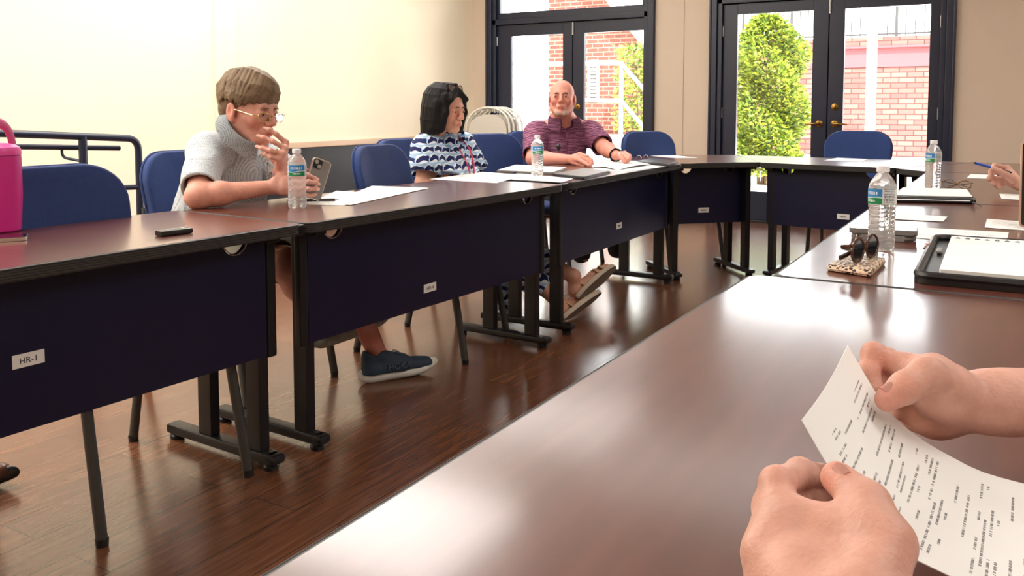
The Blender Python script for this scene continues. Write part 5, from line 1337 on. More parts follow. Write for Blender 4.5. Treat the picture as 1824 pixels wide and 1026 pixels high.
cm = MB(); cm.prism(rrect(.034, .034, .009, 5, .016, .052), -.0078, -.005); cb = cm.build('camera_island', M['black_plastic'], hp)
for x, y in ((.023, .059), (.009, .045)):
    MB().lathe([(.001, -.0100), (.0078, -.0100), (.0080, -.0075), (.001, -.0075)], (x, y, 0), 18).build('camera_lens', M['steel'], cb)
# sneakers
def shoe(par, heel, toe, upv, mats, name, label, L=None, wid=.046, text=None, hi=.075, collar_z=.085):
    heel, toe = V(heel), V(toe); f = (toe - heel); L = f.length; f.normalize(); u = V(upv); u = (u - f * u.dot(f)).normalized(); l = u.cross(f)
    Tq = lambda x, y, z: heel + f * x + l * y + u * z
    R3 = np.array([[f.x, l.x, u.x], [f.y, l.y, u.y], [f.z, l.z, u.z]])
    allp = [Tq(x, y, z) for x in (-.04, L + .04) for y in (-.08, .08) for z in (-.04, .17)]
    lo = V([min(p[i] for p in allp) for i in range(3)]); hi_ = V([max(p[i] for p in allp) for i in range(3)])
    Fs = Field(lo, hi_, .0034); Fu = Field(lo, hi_, .0034)
    for k in range(13):
        t = k / 12; x = (L + .004) * (.045 + .925 * t)
        w = wid * (.80 + .16 * math.cos(2 * PI * (t - .78))) * math.sqrt(max(.05, 1 - (2 * abs(t - .5)) ** 5)); rise = .020 * max(0, (t - .66) / .34) ** 1.8 + .010 * max(0, (.12 - t) / .12) ** 2
        Fs.ell(Tq(x, 0, .023 + rise), (L / 11, w, .026 - .006 * t), .012, R3)
    q = hi / .075
    Fu.cone(Tq(L * .13, 0, .040), Tq(L * .11, 0, .086 * q), .036, .030, .02); Fu.cone(Tq(L * .16, 0, .050), Tq(L * .52, 0, .048), .038, .040, .02)
    Fu.cone(Tq(L * .22, 0, .082 * q), Tq(L * .55, 0, .056 * q), .028, .027, .025); Fu.cone(Tq(L * .52, 0, .046), Tq(L * .88, 0, .043), .040, .024, .02); Fu.cone(Tq(L * .74, .012, .044), Tq(L * .90, .010, .042), .026, .020, .02); Fu.cone(Tq(L * .74, -.012, .044), Tq(L * .90, -.010, .042), .026, .020, .02)
    Fu.cut(Tq(0, 0, .037), -u); Fu.cone(Tq(L * .17, 0, collar_z * q + .004), Tq(L * .15, 0, collar_z * q + .08), .026, .05, .006, True)
    up_ = mesh_obj(name, Fu, mats[0], par, None, None, 1); up_['label'] = label
    mesh_obj('shoe_sole', Fs, mats[1], up_, None, None, 1).location = V((0, 0, 0))
    return up_, Tq, f, l, u, L
def fix_child(ob, par):                 # a sub-part built in its grandparent's space
    return ob
M['sneaker'] = plain('navy_teal_mesh_upper', (34, 50, 66), .7, var=.35, vs=25, bump=.3, bs=500)
M['midsole'] = plain('white_foam_midsole', (212, 210, 202), .6, var=.08, vs=18)
M['outsole'] = plain('grey_patterned_sole', (150, 150, 138), .7, var=.5, vs=45, bump=.4, bs=120)
M['lace'] = plain('dark_lace', (60, 74, 80), .8)
def sneaker(par, heel, toe, upv, label, text=None, sole='midsole'):
    up_, Tq, f, l, u, L = shoe(par, heel, toe, upv, (M['sneaker'], M[sole]), 'sneaker', label, hi=.094)
    lc = MB()
    for k in range(5):
        x = L * (.36 + .06 * k); z = .106 - .008 * k
        lc.tube([Tq(x, -.022, z - .008), Tq(x + .008, 0, z + .004), Tq(x + .016, .022, z - .008)], .0026, 6)
    for s in (1, -1): lc.tube([Tq(L * .40, 0, .104), Tq(L * .47, s * .016, .112), Tq(L * .56, s * .026, .098), Tq(L * .50, s * .012, .094), Tq(L * .41, 0, .102)], .0022, 6)
    for v in lc.bm.verts: v.co -= par.location
    lc.build('shoe_laces', M['lace'], up_)
    if text:
        o = Tq(L * .47, -.0425, .060) - par.location; mx = Matrix(((f.x, u.x, -l.x, o.x), (f.y, u.y, -l.y, o.y), (f.z, u.z, -l.z, o.z), (0, 0, 0, 1)))
        text_mesh(text, .034, .004, M['steel_txt'], 'lettering', up_, mx)
    return up_
M['steel_txt'] = plain('grey_teal_print', (74, 90, 100), .6)
hl = PZ(643, 684, .0); tt = PZ(771, 662, .0)
sneaker(man1, hl, tt, (0, 0, 1), 'dark sneaker flat on the floor', 'HOKA')
sneaker(man1, P(562, 624, 3.20), P(692, 582, 3.44), V((-.55, .35, 1)), 'raised sneaker of the crossed leg', None, 'outsole')
# ------------------------------------------------------------------ 2. dark haired woman, fan print blouse
hd = P(795, 195, 4.44); fwd = V((1, -.10, -.10)); sc = .99
sR, sL = P(760, 264, 4.42), P(822, 260, 4.68); nb = (sR + sL) / 2 + V((.0, 0, .050)); eR, wR = P(753, 326, 4.36), P(800, 345, 4.30); eL, wL = P(852, 318, 4.76), P(850, 335, 4.55)
pel, chest = V((-2.68, 3.80, .52)), (sR + sL) / 2 + V((-.0, 0, -.14))
hipR, hipL = V((-2.62, 3.70, .52)), V((-2.62, 3.92, .52))
knR, knL = P(885, 455, 4.32), P(915, 440, 4.52); anR, anL = P(986, 528, 4.33), P(1022, 492, 4.42)
F = Field((-2.98, 3.35, .0), (-1.72, 4.25, 1.26), H)
T, R = head(F, hd, fwd, sc=sc, open_eye=.0018, fem=True, jaw=.93); neck(F, T, nb, .047, .054)
torso(F, pel, chest, nb, sR, sL, (1, 0, 0), (.125, .125), 1.25, .052)
for a, b, c in ((sR, eR, wR), (sL, eL, wL)):
    F.cone(a, b, .045, .037, .02); F.cone(b, c, .038, .024, .02)
for a, b, c in ((hipR, knR, anR), (hipL, knL, anL)):
    F.cone(a, b, .080, .055, .04); F.cone(b, seg(b, c, .3), .052, .052, .02); F.cone(seg(b, c, .3), c, .050, .034, .02)
hand(F, wR, V((.8, .3, -.1)), V((0, 0, -1)), V((0, 1, 0)), [(20, 25, 15)] * 4, .92)
hand(F, wL, V((.5, -.8, -.1)), V((0, 0, -1)), V((-1, 0, 0)), [(20, 25, 15)] * 4, .92)
# feet
ftR = (P(1006, 564, 4.32), P(1068, 522, 4.54)); ftL = (P(1030, 528, 4.38), P(1094, 476, 4.58))
upR, upL = V((-.62, .60, .66)), V((-.62, .74, .60))
for (h_, t_), an, u_ in ((ftR, anR, upR), (ftL, anL, upL)):
    f_ = (t_ - h_).normalized(); uu = (u_ - f_ * u_.dot(f_)).normalized()
    F.cone(an, h_ + uu * .05 + f_ * .03, .034, .030, .02); F.cone(h_ + uu * .045 + f_ * .02, seg(h_, t_, .6) + uu * .035, .030, .027, .02); F.cone(seg(h_, t_, .55) + uu * .034, seg(h_, t_, .9) + uu * .028, .030, .020, .02)
woman = body_obj(F, M['skin2'], V((-2.66, 3.82, 0)), 'dark haired woman in a blue and white fan print blouse', face_tints(T, R, sc, (.92, .52, .52)))
F = Field((-2.98, 3.35, .42), (-2.3, 4.25, 1.06), .0040)
torso(F, pel, chest, nb + V((-.004, 0, -.03)), sR, sL, (1, 0, 0), (.158, .150), 1.2, .066)
for s in (-.075, .075): F.ell(chest + V((.085, s, -.02)), (.075, .075, .085), .04)
C1, d1 = sleeve(F, sR, eR, .60, .074, .082); C2_, d2 = sleeve(F, sL, eL, .60, .074, .080)
open_sleeve(F, C1, d1, .082); open_sleeve(F, C2_, d2, .080)
F.cone(nb + V((.01, 0, .01)), nb + V((.065, 0, .12)), .040, .05, .006, True)
F.cut((0, 0, .46), (0, 0, -1))
wr = wrinkle(8, .0060, (24, 52, 22)); mesh_obj('blouse', F, M['floral'], woman, None, lambda v: wr(v) * np.clip((1.05 - v[:, 2]) / .12, 0, 1), 2)
collar(woman, nb + V((.014, 0, .004)), (1, -.1), T, .056, .052, M['floral'], 'blouse_collar', .34, ov=.046)
for C, d_, r_ in ((C1, d1, .082), (C2_, d2, .080)):     # ruffled cuffs
    a1 = d_.orthogonal().normalized(); a2 = d_.cross(a1); mb = MB(); rows = []
    for k in range(73):
        a = 2 * PI * k / 72; w_ = .007 * math.sin(a * 13); rows.append([mb.bm.verts.new(C + d_ * z + (a1 * math.cos(a) + a2 * math.sin(a)) * (r_ - .004 + q + w_ * m_)) for z, q, m_ in ((-.012, 0, 0), (.006, .003, .6), (.026, .007, 1))])
    for k in range(72):
        for j in range(2): mb.bm.faces.new((rows[k][j], rows[k + 1][j], rows[k + 1][j + 1], rows[k][j + 1]))
    bmesh.ops.solidify(mb.bm, geom=list(mb.bm.faces), thickness=.002); child_mesh(woman, mb, 'sleeve_ruffle', M['floral'], 60)
F = Field((-2.95, 3.5, .06), (-1.85, 4.25, .66), .005)
F.cone(hipR, hipL, .125, .125, .04)
for a, b, c in ((hipR, knR, anR), (hipL, knL, anL)):
    F.cone(a, b, .098, .075, .03); e_ = seg(b, c, .80); F.cone(b, e_, .075, .066, .03); dd = (c - b).normalized(); F.cut(e_, dd, c=e_, R=.11); F.cone(e_ - dd * .04, e_ + dd * .04, .056, .062, .004, True)
F.cone(P(893, 480, 4.33), P(893, 556, 4.28), .050, .040, .03)
mesh_obj('trousers', F, M['floral'], woman, None, wrinkle(11, .005), 2)
# bob
F = Field(hd - V((.19, .17, .24)), hd + V((.17, .17, .17)), .0032)
E = lambda p, r, k=.015, sub=False: F.ell(T(*p), [q * sc for q in r], k * sc, R, sub)
Cn = lambda a, b, r1, r2, k=.012, sub=False: F.cone(T(*a), T(*b), r1 * sc, r2 * sc, k * sc, sub)
E((-.022, 0, .048), (.106, .090, .090)); E((-.062, 0, -.035), (.066, .086, .108), .03)
for s in (1, -1):
    Cn((.012, s * .080, .03), (.000, s * .084, -.090), .034, .034, .03); Cn((.045, s * .066, .070), (.062, s * .072, -.010), .022, .014, .02); Cn((.062, s * .072, -.010), (.036, s * .074, -.095), .015, .022, .02)
    Cn((.060, s * .012, .104), (.080, s * .058, .060), .016, .014, .018)
E((.10, 0, -.035), (.082, .064, .108), .012, True); E((0.05, 0, -.19), (.11, .052, .085), .02, True)
rn = random.Random(9)
for sd in (1, -1):
    for k_ in range(70):
        t_ = k_ / 69; ang = math.radians(48 + 128 * t_ ** .9); rr_ = rn.uniform(.98, 1.03); dx, dy = math.cos(ang), math.sin(ang) * sd
        end = rn.uniform(-.140, -.112); st_ = (.055 - .11 * t_ + rn.uniform(-.01, .01), sd * .006, .134 - .02 * t_); q_ = [st_]
        for u_ in (.3, .55, .8):
            d_ = sl((st_[0] * 4, sd * .05, 1.0), (dx, dy, .05), u_); q_.append((-.022 + d_.x * .110 * rr_, d_.y * .096 * rr_, .046 + d_.z * .092 * rr_))
        bx, by = -.022 + dx * .106 * rr_, dy * .110 * rr_
        q_ += [(bx, by, .010), (bx, by * 1.02, -.055), (-.022 + (bx + .022) * .93, by * .95, end)]
        lock(F, T, q_, .0065, .0045, .004, sc)
F.cut(T(-.02, 0, -.130), (R @ np.array([0.15, 0, -1])), c=T(0, 0, -.1), R=.3)
def strands_v(T_, R_, seed, amp=.0028):
    o = A3(T_(0, 0, .02)); r = np.random.RandomState(seed); ph = r.uniform(0, 6, 4)
    def fn(v):
        w = (v - o) @ R_; a = np.arctan2(w[:, 1], w[:, 0] - .03)
        return amp * (np.sin(a * 14 + ph[0] + 8 * w[:, 2]) * .5 + np.sin(a * 31 + ph[1] - 10 * w[:, 2]) * .35 + np.sin(a * 57 + ph[2]) * .2)
    return fn
mesh_obj('hair', F, M['hair_black'], woman, None, strands_v(T, R, 4, .0006), 1)
brows(woman, T, R, sc, M['brow'], .018, .0030)
eyes(woman, T, sc, fwd, (0, -.35))
spectacles(woman, T, sc, .066, .112, .022, .019, M['tort'], -.010, 'eyeglasses', .030, False, .0018)['label'] = 'round eyeglasses pushed up on the hair'
# lanyard
cR, cL = nb + V((.035, -.055, -.01)), nb + V((.045, .05, -.005)); low = chest + V((.155, .01, -.075))
for a in (cR, cL):
    ribbon(woman, [a + V((-.05, 0, .022)), a + V((.02, 0, .006)), seg(a, low, .25) + V((.062, 0, .010)), seg(a, low, .5) + V((.062, 0, .008)), seg(a, low, .75) + V((.045, 0, 0)), low + V((.022, 0, 0))], .014, M['lanyard'], 'lanyard_strap', th=.0022)
bd_ = MB(); bd_.box(low + V((.024, 0, -.05)), (.008, .024, .11), .003); child_mesh(woman, bd_, 'lanyard_end', M['lanyard'])
# sandals
M['tan_leather'] = plain('tan_leather', (196, 160, 120), .5, var=.1, vs=30); M['sole_brown'] = plain('brown_ridged_sole', (112, 96, 84), .7, var=.3, vs=60, bump=.5, bs=80); M['sole_edge'] = plain('pale_sole_edge', (196, 180, 160), .6)
for (h_, t_), u_, an, lb in ((ftR, upR, anR, 'tan sandal of the lower foot'), (ftL, upL, anL, 'tan sandal of the raised upper foot')):
    f_ = (t_ - h_).normalized(); L = (t_ - h_).length; uu = (u_ - f_ * u_.dot(f_)).normalized(); ll = uu.cross(f_); Q = lambda x, y, z: h_ + f_ * x + ll * y + uu * z
    def outline(sc_): 
        o = []
        for k in range(28):
            a = 2 * PI * k / 28; x = L * .5 - (L * .53) * math.cos(a); w_ = .043 * (.78 + .34 * (x / L)) if x < L * .72 else .043 * 1.02
            o.append((x, math.sin(a) * w_ * sc_ if True else 0))
        return o
    s_ = MB(); lo_ = [s_.bm.verts.new(Q(x, y, -.012 + .010 * max(0, x / L - .7))) for x, y in outline(.96)]; hi2 = [s_.bm.verts.new(Q(x, y, .012 + .010 * max(0, x / L - .7))) for x, y in outline(1.0)]
    n_ = len(lo_)
    s_.bm.faces.new(lo_[::-1]); s_.bm.faces.new(hi2); s_.mi = 0
    for k in range(n_):
        fc = s_.bm.faces.new((lo_[k], lo_[(k + 1) % n_], hi2[(k + 1) % n_], hi2[k])); fc.material_index = 1
    for v in s_.bm.verts: v.co -= woman.location
    so = s_.build('sandal', [M['sole_brown'], M['sole_edge']], woman, smooth=0); so['label'] = lb
    st_ = MB()
    for x, z, w_ in ((.74, .052, .042), (.60, .062, .04)): st_.tube([Q(L * x, -.040, .008), Q(L * x + .005, -.034, z * .75), Q(L * x + .008, 0, z), Q(L * x + .005, .034, z * .75), Q(L * x, .040, .008)], .016, 8, flat=(1, .2))
    st_.tube([Q(L * .22, -.030, .01), Q(L * .16, -.030, .065), Q(L * .06, 0, .075), Q(L * .16, .030, .065), Q(L * .22, .030, .01)], .012, 8, flat=(1, .22))
    st_.tube([Q(L * .16, -.034, .07), Q(L * .34, -.022, .085), Q(L * .40, 0, .09), Q(L * .34, .022, .085), Q(L * .16, .034, .07)], .009, 8, flat=(1, .25))
    for v in st_.bm.verts: v.co -= woman.location
    st_.build('sandal_straps', M['tan_leather'], so)
# ------------------------------------------------------------------ 3. bald man, plum striped shirt
hd = P(1001, 176, 5.60); fwd = V((.40, -.91, .17)); sc = 1.05
tf = V((.60, -.80, 0)); tl_ = V((.80, .60, 0))
nb = P(1004, 212, 5.68); sR, sL = nb - tl_ * .185 + V((0, 0, -.092)), nb + tl_ * .185 + V((0, 0, -.092))
eR, wR = P(950, 283, 5.44), P(1012, 284, 5.20); eL, wL = P(1076, 263, 5.50), P(1098, 277, 5.27)
chest, pel = nb + V((-.01, 0, -.24)), nb + V((-.10, .06, -.54))
F = Field((-3.15, 4.5, .1), (-1.75, 5.75, 1.30), .0040)
T, R = head(F, hd, fwd, sc=sc, open_eye=.0021); neck(F, T, nb, .066, .074)
torso(F, pel, chest, nb, sR, sL, tf, (.140, .150), 1.25, .065)
for a, b, c in ((sR, eR, wR), (sL, eL, wL)):
    F.cone(a, b, .054, .046, .02); F.cone(b, seg(b, c, .35), .044, .047, .02); F.cone(seg(b, c, .35), c, .047, .030, .02)
hipR, hipL = pel - tl_ * .1, pel + tl_ * .1; knR, knL = V((-2.35, 4.95, .50)), V((-2.22, 5.22, .50))
for a, b, c in ((hipR, knR, V((-2.42, 4.98, .08))), (hipL, knL, V((-2.30, 5.28, .08)))):
    F.cone(a, b, .082, .060, .04); F.cone(b, c, .056, .038, .02); F.cone(c, c + V((.14, -.08, -.03)), .036, .030, .02)
kn = [P(1033, 274, 5.12), P(1035, 280, 5.10), P(1034, 287, 5.09), P(1031, 293, 5.09)]
fi = [[P(1046, 278, 5.06), P(1054, 285, 5.04), P(1056, 292, 5.03)], [P(1047, 285, 5.05), P(1053, 291, 5.03), P(1053, 296, 5.02)], [P(1044, 291, 5.05), P(1048, 296, 5.03), P(1046, 299, 5.03)], [P(1040, 296, 5.06), P(1042, 299, 5.05), P(1039, 300, 5.05)]]
grip_hand(F, wR, kn, fi, [seg(wR, kn[0], .2), P(1030, 284, 5.08), P(1043, 291, 5.03), P(1050, 295, 5.0)])
kn = [P(1113, 272, 5.20), P(1116, 275, 5.17), P(1116, 279, 5.15), P(1113, 283, 5.14)]
fi = [[P(1122, 277, 5.14), P(1121, 284, 5.13), P(1117, 286, 5.14)], [P(1123, 280, 5.12), P(1120, 286, 5.11), P(1116, 287, 5.12)], [P(1121, 283, 5.10), P(1117, 288, 5.10), P(1113, 288, 5.11)], [P(1117, 286, 5.10), P(1113, 289, 5.10), P(1110, 288, 5.11)]]
grip_hand(F, wL, kn, fi, [seg(wL, kn[0], .2), P(1105, 279, 5.14), P(1111, 284, 5.10), P(1116, 287, 5.09)])
bt = [(T(.085, 0, -.085), (.040 * sc, .050 * sc, .034 * sc), (.94, 1.0, 1.02), .7, R), (T(.097, 0, -.056), (.012 * sc, .026 * sc, .008 * sc), (.88, .92, .92), .7, R), (T(.03, .055, -.075), .036 * sc, (.96, .96, .96), .45), (T(.03, -.055, -.075), .036 * sc, (.96, .96, .96), .45)]
man3 = body_obj(F, M['skin3'], V((-2.70, 5.15, 0)), 'bald man with a grey beard in a plum striped polo shirt', bt + face_tints(T, R, sc, (.80, .50, .48)) + [(T(0, 0, .11), .07, (1.08, .90, .88), .5)])
F = Field(hd - V((.13, .16, .17)), hd + V((.16, .12, .05)), .0028)      # short beard
for (a, b, r1, r2) in (((.060, -.036, -.086), (.074, -.020, -.102), .018, .020), ((.060, .036, -.086), (.074, .020, -.102), .018, .020), ((.074, -.022, -.100), (.074, .022, -.100), .021, .021)): F.cone(T(*a), T(*b), (r1 - .0060) * sc, (r2 - .0060) * sc, .012)
for s in (): F.cone(T(.0965, s * .006, -.0555), T(.088, s * .026, -.066), .0042 * sc, .0046 * sc, .006); F.cone(T(.088, s * .027, -.066), T(.080, s * .030, -.084), .006 * sc, .010 * sc, .006)
mesh_obj('beard', F, M['beard'], man3, None, None, 1)
F = Field((-3.2, 4.5, .46), (-2.1, 5.75, 1.06), .0045)
torso(F, pel + V((0, 0, -.03)), chest, nb + V((0, 0, -.028)), sR, sL, tf, (.180, .165), 1.2, .070)
C1, d1 = sleeve(F, sR, eR, .84, .074, .072); C2_, d2 = sleeve(F, sL, eL, .84, .074, .072)
open_sleeve(F, C1, d1, .071, .004); open_sleeve(F, C2_, d2, .071, .004)
F.cone(nb + tf * .01, nb + tf * .06 + V((0, 0, .12)), .060, .08, .006, True); F.cone(nb + tf * .09 + V((0, 0, -.04)), nb + tf * .15 + V((0, 0, -.075)), .030, .008, .006, True)
F.cut((0, 0, .48), (0, 0, -1))
wr = wrinkle(21, .0060, (20, 44, 17)); mesh_obj('polo_shirt', F, M['plum'], man3, None, lambda v: wr(v) * np.clip((1.05 - v[:, 2]) / .15, 0, 1), 2)
collar(man3, nb + tf * .012 + V((0, 0, -.016)), tf, T, .076, .042, M['plum'], open_=.36, ov=.054, fd=.036)
pk = MB(); fr0, fr1 = nb + tf * .135 + V((0, 0, -.085)), chest + tf * .168 + V((0, 0, -.03)); pk.tube([fr0, seg(fr0, fr1, .5) + tf * .008, fr1], .017, 8, flat=(1, .2)); child_mesh(man3, pk, 'placket', M['plum'])
mc = MB(); mp = P(995, 261, 5.36); mc.sphere(mp, .017, 14, (1, .6, 1)); mc.box(mp + V((0, 0, -.016)), (.016, .012, .022), .003); child_mesh(man3, mc, 'clip_microphone', M['black_plastic'])
F = Field((-3.1, 4.7, .05), (-2.05, 5.6, .68), .006)
F.cone(hipR, hipL, .125, .125, .04)
for a, b, c in ((hipR, knR, V((-2.42, 4.98, .14))), (hipL, knL, V((-2.30, 5.28, .14)))): F.cone(a, b, .10, .075, .03); F.cone(b, c, .075, .062, .03)
mesh_obj('trousers', F, M['dark_cloth'], man3, None, wrinkle(12, .004), 2)
brows(man3, T, R, sc, M['brow'], .0155, .0034)
eyes(man3, T, sc, fwd, (-.30, .05))
wt = MB(); ax = (wL - eL).normalized(); a1 = ax.orthogonal().normalized(); a2 = ax.cross(a1); c0 = seg(eL, wL, .93)
wt.tube([c0 + (a1 * math.cos(2 * PI * k / 20) + a2 * math.sin(2 * PI * k / 20)) * .0345 for k in range(21)], .010, 8, flat=(.35, 1)); child_mesh(man3, wt, 'wristband', M['black_plastic'])
# ------------------------------------------------------------------ 4. the person whose hands hold the sheet, and 5. the person with the blue pen
def side_person(label, origin, hd, fwd, nb, sR, sL, eR, wR, eL, wL, pel, hands, res, mat, lo, hi):
    F = Field(lo, hi, res); T, R = head(F, hd, fwd, sc=1.03, open_eye=.004); neck(F, T, nb, .062, .07)
    chest = V(nb) + V((.0, 0, -.22)); torso(F, pel, chest, nb, sR, sL, (1, 0, 0), (.14, .15), 1.25, .062)
    for a, b, c in ((sR, eR, wR), (sL, eL, wL)):
        F.cone(a, b, .052, .044, .02); F.cone(b, seg(b, c, .35), .043, .046, .02); F.cone(seg(b, c, .35), c, .046, .0285, .02, flat=((0, 0, 1), 1.08))
    for s in (-.11, .11):
        h_ = V(pel) + V((0, s, 0)); k_ = h_ + V((-.40, 0, -.0)); F.cone(h_, k_, .082, .060, .04); F.cone(k_, k_ + V((.02, 0, -.42)), .056, .038, .02); F.cone(k_ + V((.02, 0, -.42)), k_ + V((-.12, 0, -.46)), .036, .030, .02)
    return F, T, R, chest
# -- hands with the sheet
wR = P(1716, 716, .755); eR = V((.25, .985, .835)); wL = P(1496, 1120, .445); eL = V((.265, .44, .80))
nb = V((.47, .70, 1.10)); sR, sL = V((.46, .88, 1.03)), V((.46, .52, 1.03)); pel = V((.56, .70, .56)); hd = V((.42, .70, 1.235))
lo, hi = (-.16, .26, .70), (.03, 1.02, .93)
F, T, R, chest = side_person('', None, hd, V((-1, 0, -.4)), nb, sR, sL, eR, wR, eL, wL, pel, None, .0055, None, (-.1, .22, .02), (.80, 1.18, 1.46))
# the fine grid carries everything the photo shows; the coarse one everything beyond it
def fine_hands(F):
    for b, c in ((eR, wR), (eL, wL)):
        F.cone(b, seg(b, c, .35), .043, .046, .02); F.cone(seg(b, c, .35), seg(b, c, .92), .046, .0285, .02, flat=((0, 0, 1), 1.08)); F.cone(seg(b, c, .9), c, .029, .0275, .015, flat=((0, 0, 1), 1.15))
    kn = [P(1614, 657, .770), P(1632, 668, .790), P(1646, 686, .802), P(1652, 708, .806)]
    fi = [[P(1556, 630, .778), P(1546, 664, .768), P(1560, 692, .758)], [P(1580, 640, .795), P(1568, 684, .780), P(1580, 712, .768)], [P(1598, 664, .806), P(1590, 706, .790), P(1600, 732, .778)], [P(1614, 696, .808), P(1608, 730, .796), P(1616, 748, .786)]]
    grip_hand(F, wR, kn, fi, [P(1692, 690, .742), P(1652, 668, .722), P(1613, 690, .712), P(1580, 712, .708)], 1.04, 1.02)
    F.ell(P(1668, 738, .775), (.026, .030, .022), .015); F.ell(P(1676, 700, .745), (.026, .026, .022), .015)
    F.cone(P(1662, 655, .745), P(1622, 660, .765), .013, .012, .01)
    kn = [P(1388, 948, .508), P(1362, 985, .500), P(1372, 1040, .492), P(1400, 1085, .485)]
    fi = [[P(1384, 862, .540), P(1425, 843, .566), P(1468, 846, .580)], [P(1372, 905, .535), P(1420, 893, .566), P(1466, 890, .580)], [P(1395, 960, .530), P(1440, 940, .560), P(1480, 930, .575)], [P(1420, 1020, .52), P(1455, 995, .545), P(1490, 980, .56)]]
    grip_hand(F, wL, kn, fi, [P(1545, 1060, .452), P(1580, 968, .478), P(1545, 898, .508), P(1492, 852, .532)], 1.05, 1.05)
    F.ell(P(1490, 1040, .478), (.026, .026, .020), .015); F.cone(P(1430, 925, .512), P(1535, 950, .490), .012, .014, .014)
fine_hands(F)
F2 = Field((-.22, .26, .68), (.10, 1.06, .94), .0019)
fine_hands(F2)
# join: the fine block is meshed on its own grid, then replaces the coarse one where they overlap
def join_person(F, F2, split_x, mat, origin, label, tints):
    A = A3(origin)
    v1, q1 = F.mesh(); v1 = relax(v1, q1, 1); v2, q2 = F2.mesh(); v2 = relax(v2, q2, 1)
    q1 = q1[(v1[q1][:, :, 0].min(axis=1) > split_x - .012)]; q2 = q2[(v2[q2][:, :, 0].max(axis=1) < split_x + .004)]
    v = np.concatenate([v1, v2]); q = np.concatenate([q1, q2 + len(v1)])
    used = np.unique(q); mp = np.full(len(v), -1); mp[used] = np.arange(len(used)); v = v[used]; q = mp[q]
    class Fk:
        def mesh(s): return v, q
    ob = mesh_obj('person', Fk(), mat, None, tints, smooth_it=0)
    me = ob.data; me.vertices.foreach_set('co', np.ascontiguousarray(v - A, dtype=np.float32).ravel()); me.update(); ob.location = origin
    return tag(ob, label, 'person')
tn = [(P(1580, 712, .70), .014, (1.08, .84, .80), .6), (P(1614, 690, .70), .012, (1.05, .86, .82), .5), (P(1552, 640, .775), .02, (1.05, .86, .82), .5), (P(1494, 852, .53), .014, (1.08, .84, .80), .6), (P(1384, 862, .54), .012, (1.06, .82, .78), .5)]
reader = join_person(F, F2, .085, M['skin_hand'], V((.55, .70, 0)), 'person at the right whose two hands hold a printed sheet over the nearest table', tn)
def nail(par, c, d, out, w=.0056, l=.0095, nm='fingernail'):
    d = V(d).normalized(); n = V(out); n = (n - d * n.dot(d)).normalized(); s_ = d.cross(n); mb = MB(); g = []
    for i in range(7):
        r_ = []
        for j in range(7):
            a = (i - 3) / 3; b_ = (j - 3) / 3; k_ = math.sqrt(max(0, 1 - .18 * b_ * b_))
            r_.append(mb.bm.verts.new(V(c) + n * .0008 + d * b_ * l * .5 * math.sqrt(1 - .5 * a * a * (1 if b_ > 0 else .3)) * 1.1 + s_ * a * w * k_ + n * (.0012 - .0040 * a * a)))
        g.append(r_)
    for i in range(6):
        for j in range(6): mb.bm.faces.new((g[i][j], g[i + 1][j], g[i + 1][j + 1], g[i][j + 1]))
    bmesh.ops.solidify(mb.bm, geom=list(mb.bm.faces), thickness=.0008); return child_mesh(par, mb, nm, M['nail'], 60)
cam = V((0, 0, CAM_H))
tA, tB = P(1613, 690, .712), P(1580, 712, .708); dd = (tB - tA).normalized(); up_ = V((-.1, -.15, 1)); up_ = (up_ - dd * up_.dot(dd)).normalized()
nail(reader, seg(tA, tB, .78) + up_ * .0105, dd, up_)
tA, tB = P(1545, 898, .508), P(1492, 852, .532); dd = (tB - tA).normalized(); up2 = V((-.1, -.3, 1)); up2 = (up2 - dd * up2.dot(dd)).normalized()
nail(reader, seg(tA, tB, .82) + up2 * .0104, dd, up2)
def side_clothes(par, F_lo, F_hi, pel, chest, nb, sR, sL, eR, eL, mat):
    F = Field(F_lo, F_hi, .006); torso(F, pel, chest, V(nb) + V((0, 0, -.03)), sR, sL, (1, 0, 0), (.175, .17), 1.2, .078)
    C1, d1 = sleeve(F, sR, eR, .8, .08, .072); C2_, d2 = sleeve(F, sL, eL, .8, .08, .072); open_sleeve(F, C1, d1, .070); open_sleeve(F, C2_, d2, .070)
    F.cone(V(nb), V(nb) + V((-.05, 0, .12)), .058, .08, .006, True); mesh_obj('polo_shirt', F, mat, par, None, wrinkle(31, .005), 2)
    F = Field((F_lo[0] - .3, F_lo[1], .06), (F_hi[0], F_hi[1], .7), .007); F.cone(V(pel) + V((0, -.1, 0)), V(pel) + V((0, .1, 0)), .12, .12, .03)
    for s in (-.11, .11):
        h_ = V(pel) + V((0, s, 0)); k_ = h_ + V((-.40, 0, -.0)); F.cone(h_, k_, .10, .075, .03); F.cone(k_, k_ + V((.02, 0, -.38)), .075, .06, .03)
    mesh_obj('trousers', F, M['dark_cloth'], par, None, wrinkle(33, .004), 2)
side_clothes(reader, (.25, .24, .48), (.82, 1.16, 1.18), pel, chest, nb, sR, sL, eR, eL, M['dark_cloth'])
def short_hair(par, T, R, hd, mat):
    F = Field(V(hd) - V((.17, .15, .15)), V(hd) + V((.17, .15, .18)), .005); E = lambda p, r, k=.015, sub=False: F.ell(T(*p), r, k, R, sub)
    E((-.020, 0, .045), (.104, .086, .088)); E((-.06, 0, -.01), (.055, .074, .07), .02); E((.085, 0, -.03), (.08, .085, .095), .01, True)
    for s in (1, -1): E((-.005, s * .092, -.02), (.03, .022, .04), .006, True)
    mesh_obj('hair', F, mat, par, None, None, 1)
short_hair(reader, T, R, hd, M['hair_brown']); eyes(reader, T, 1.03, V((-1, 0, -.4)))
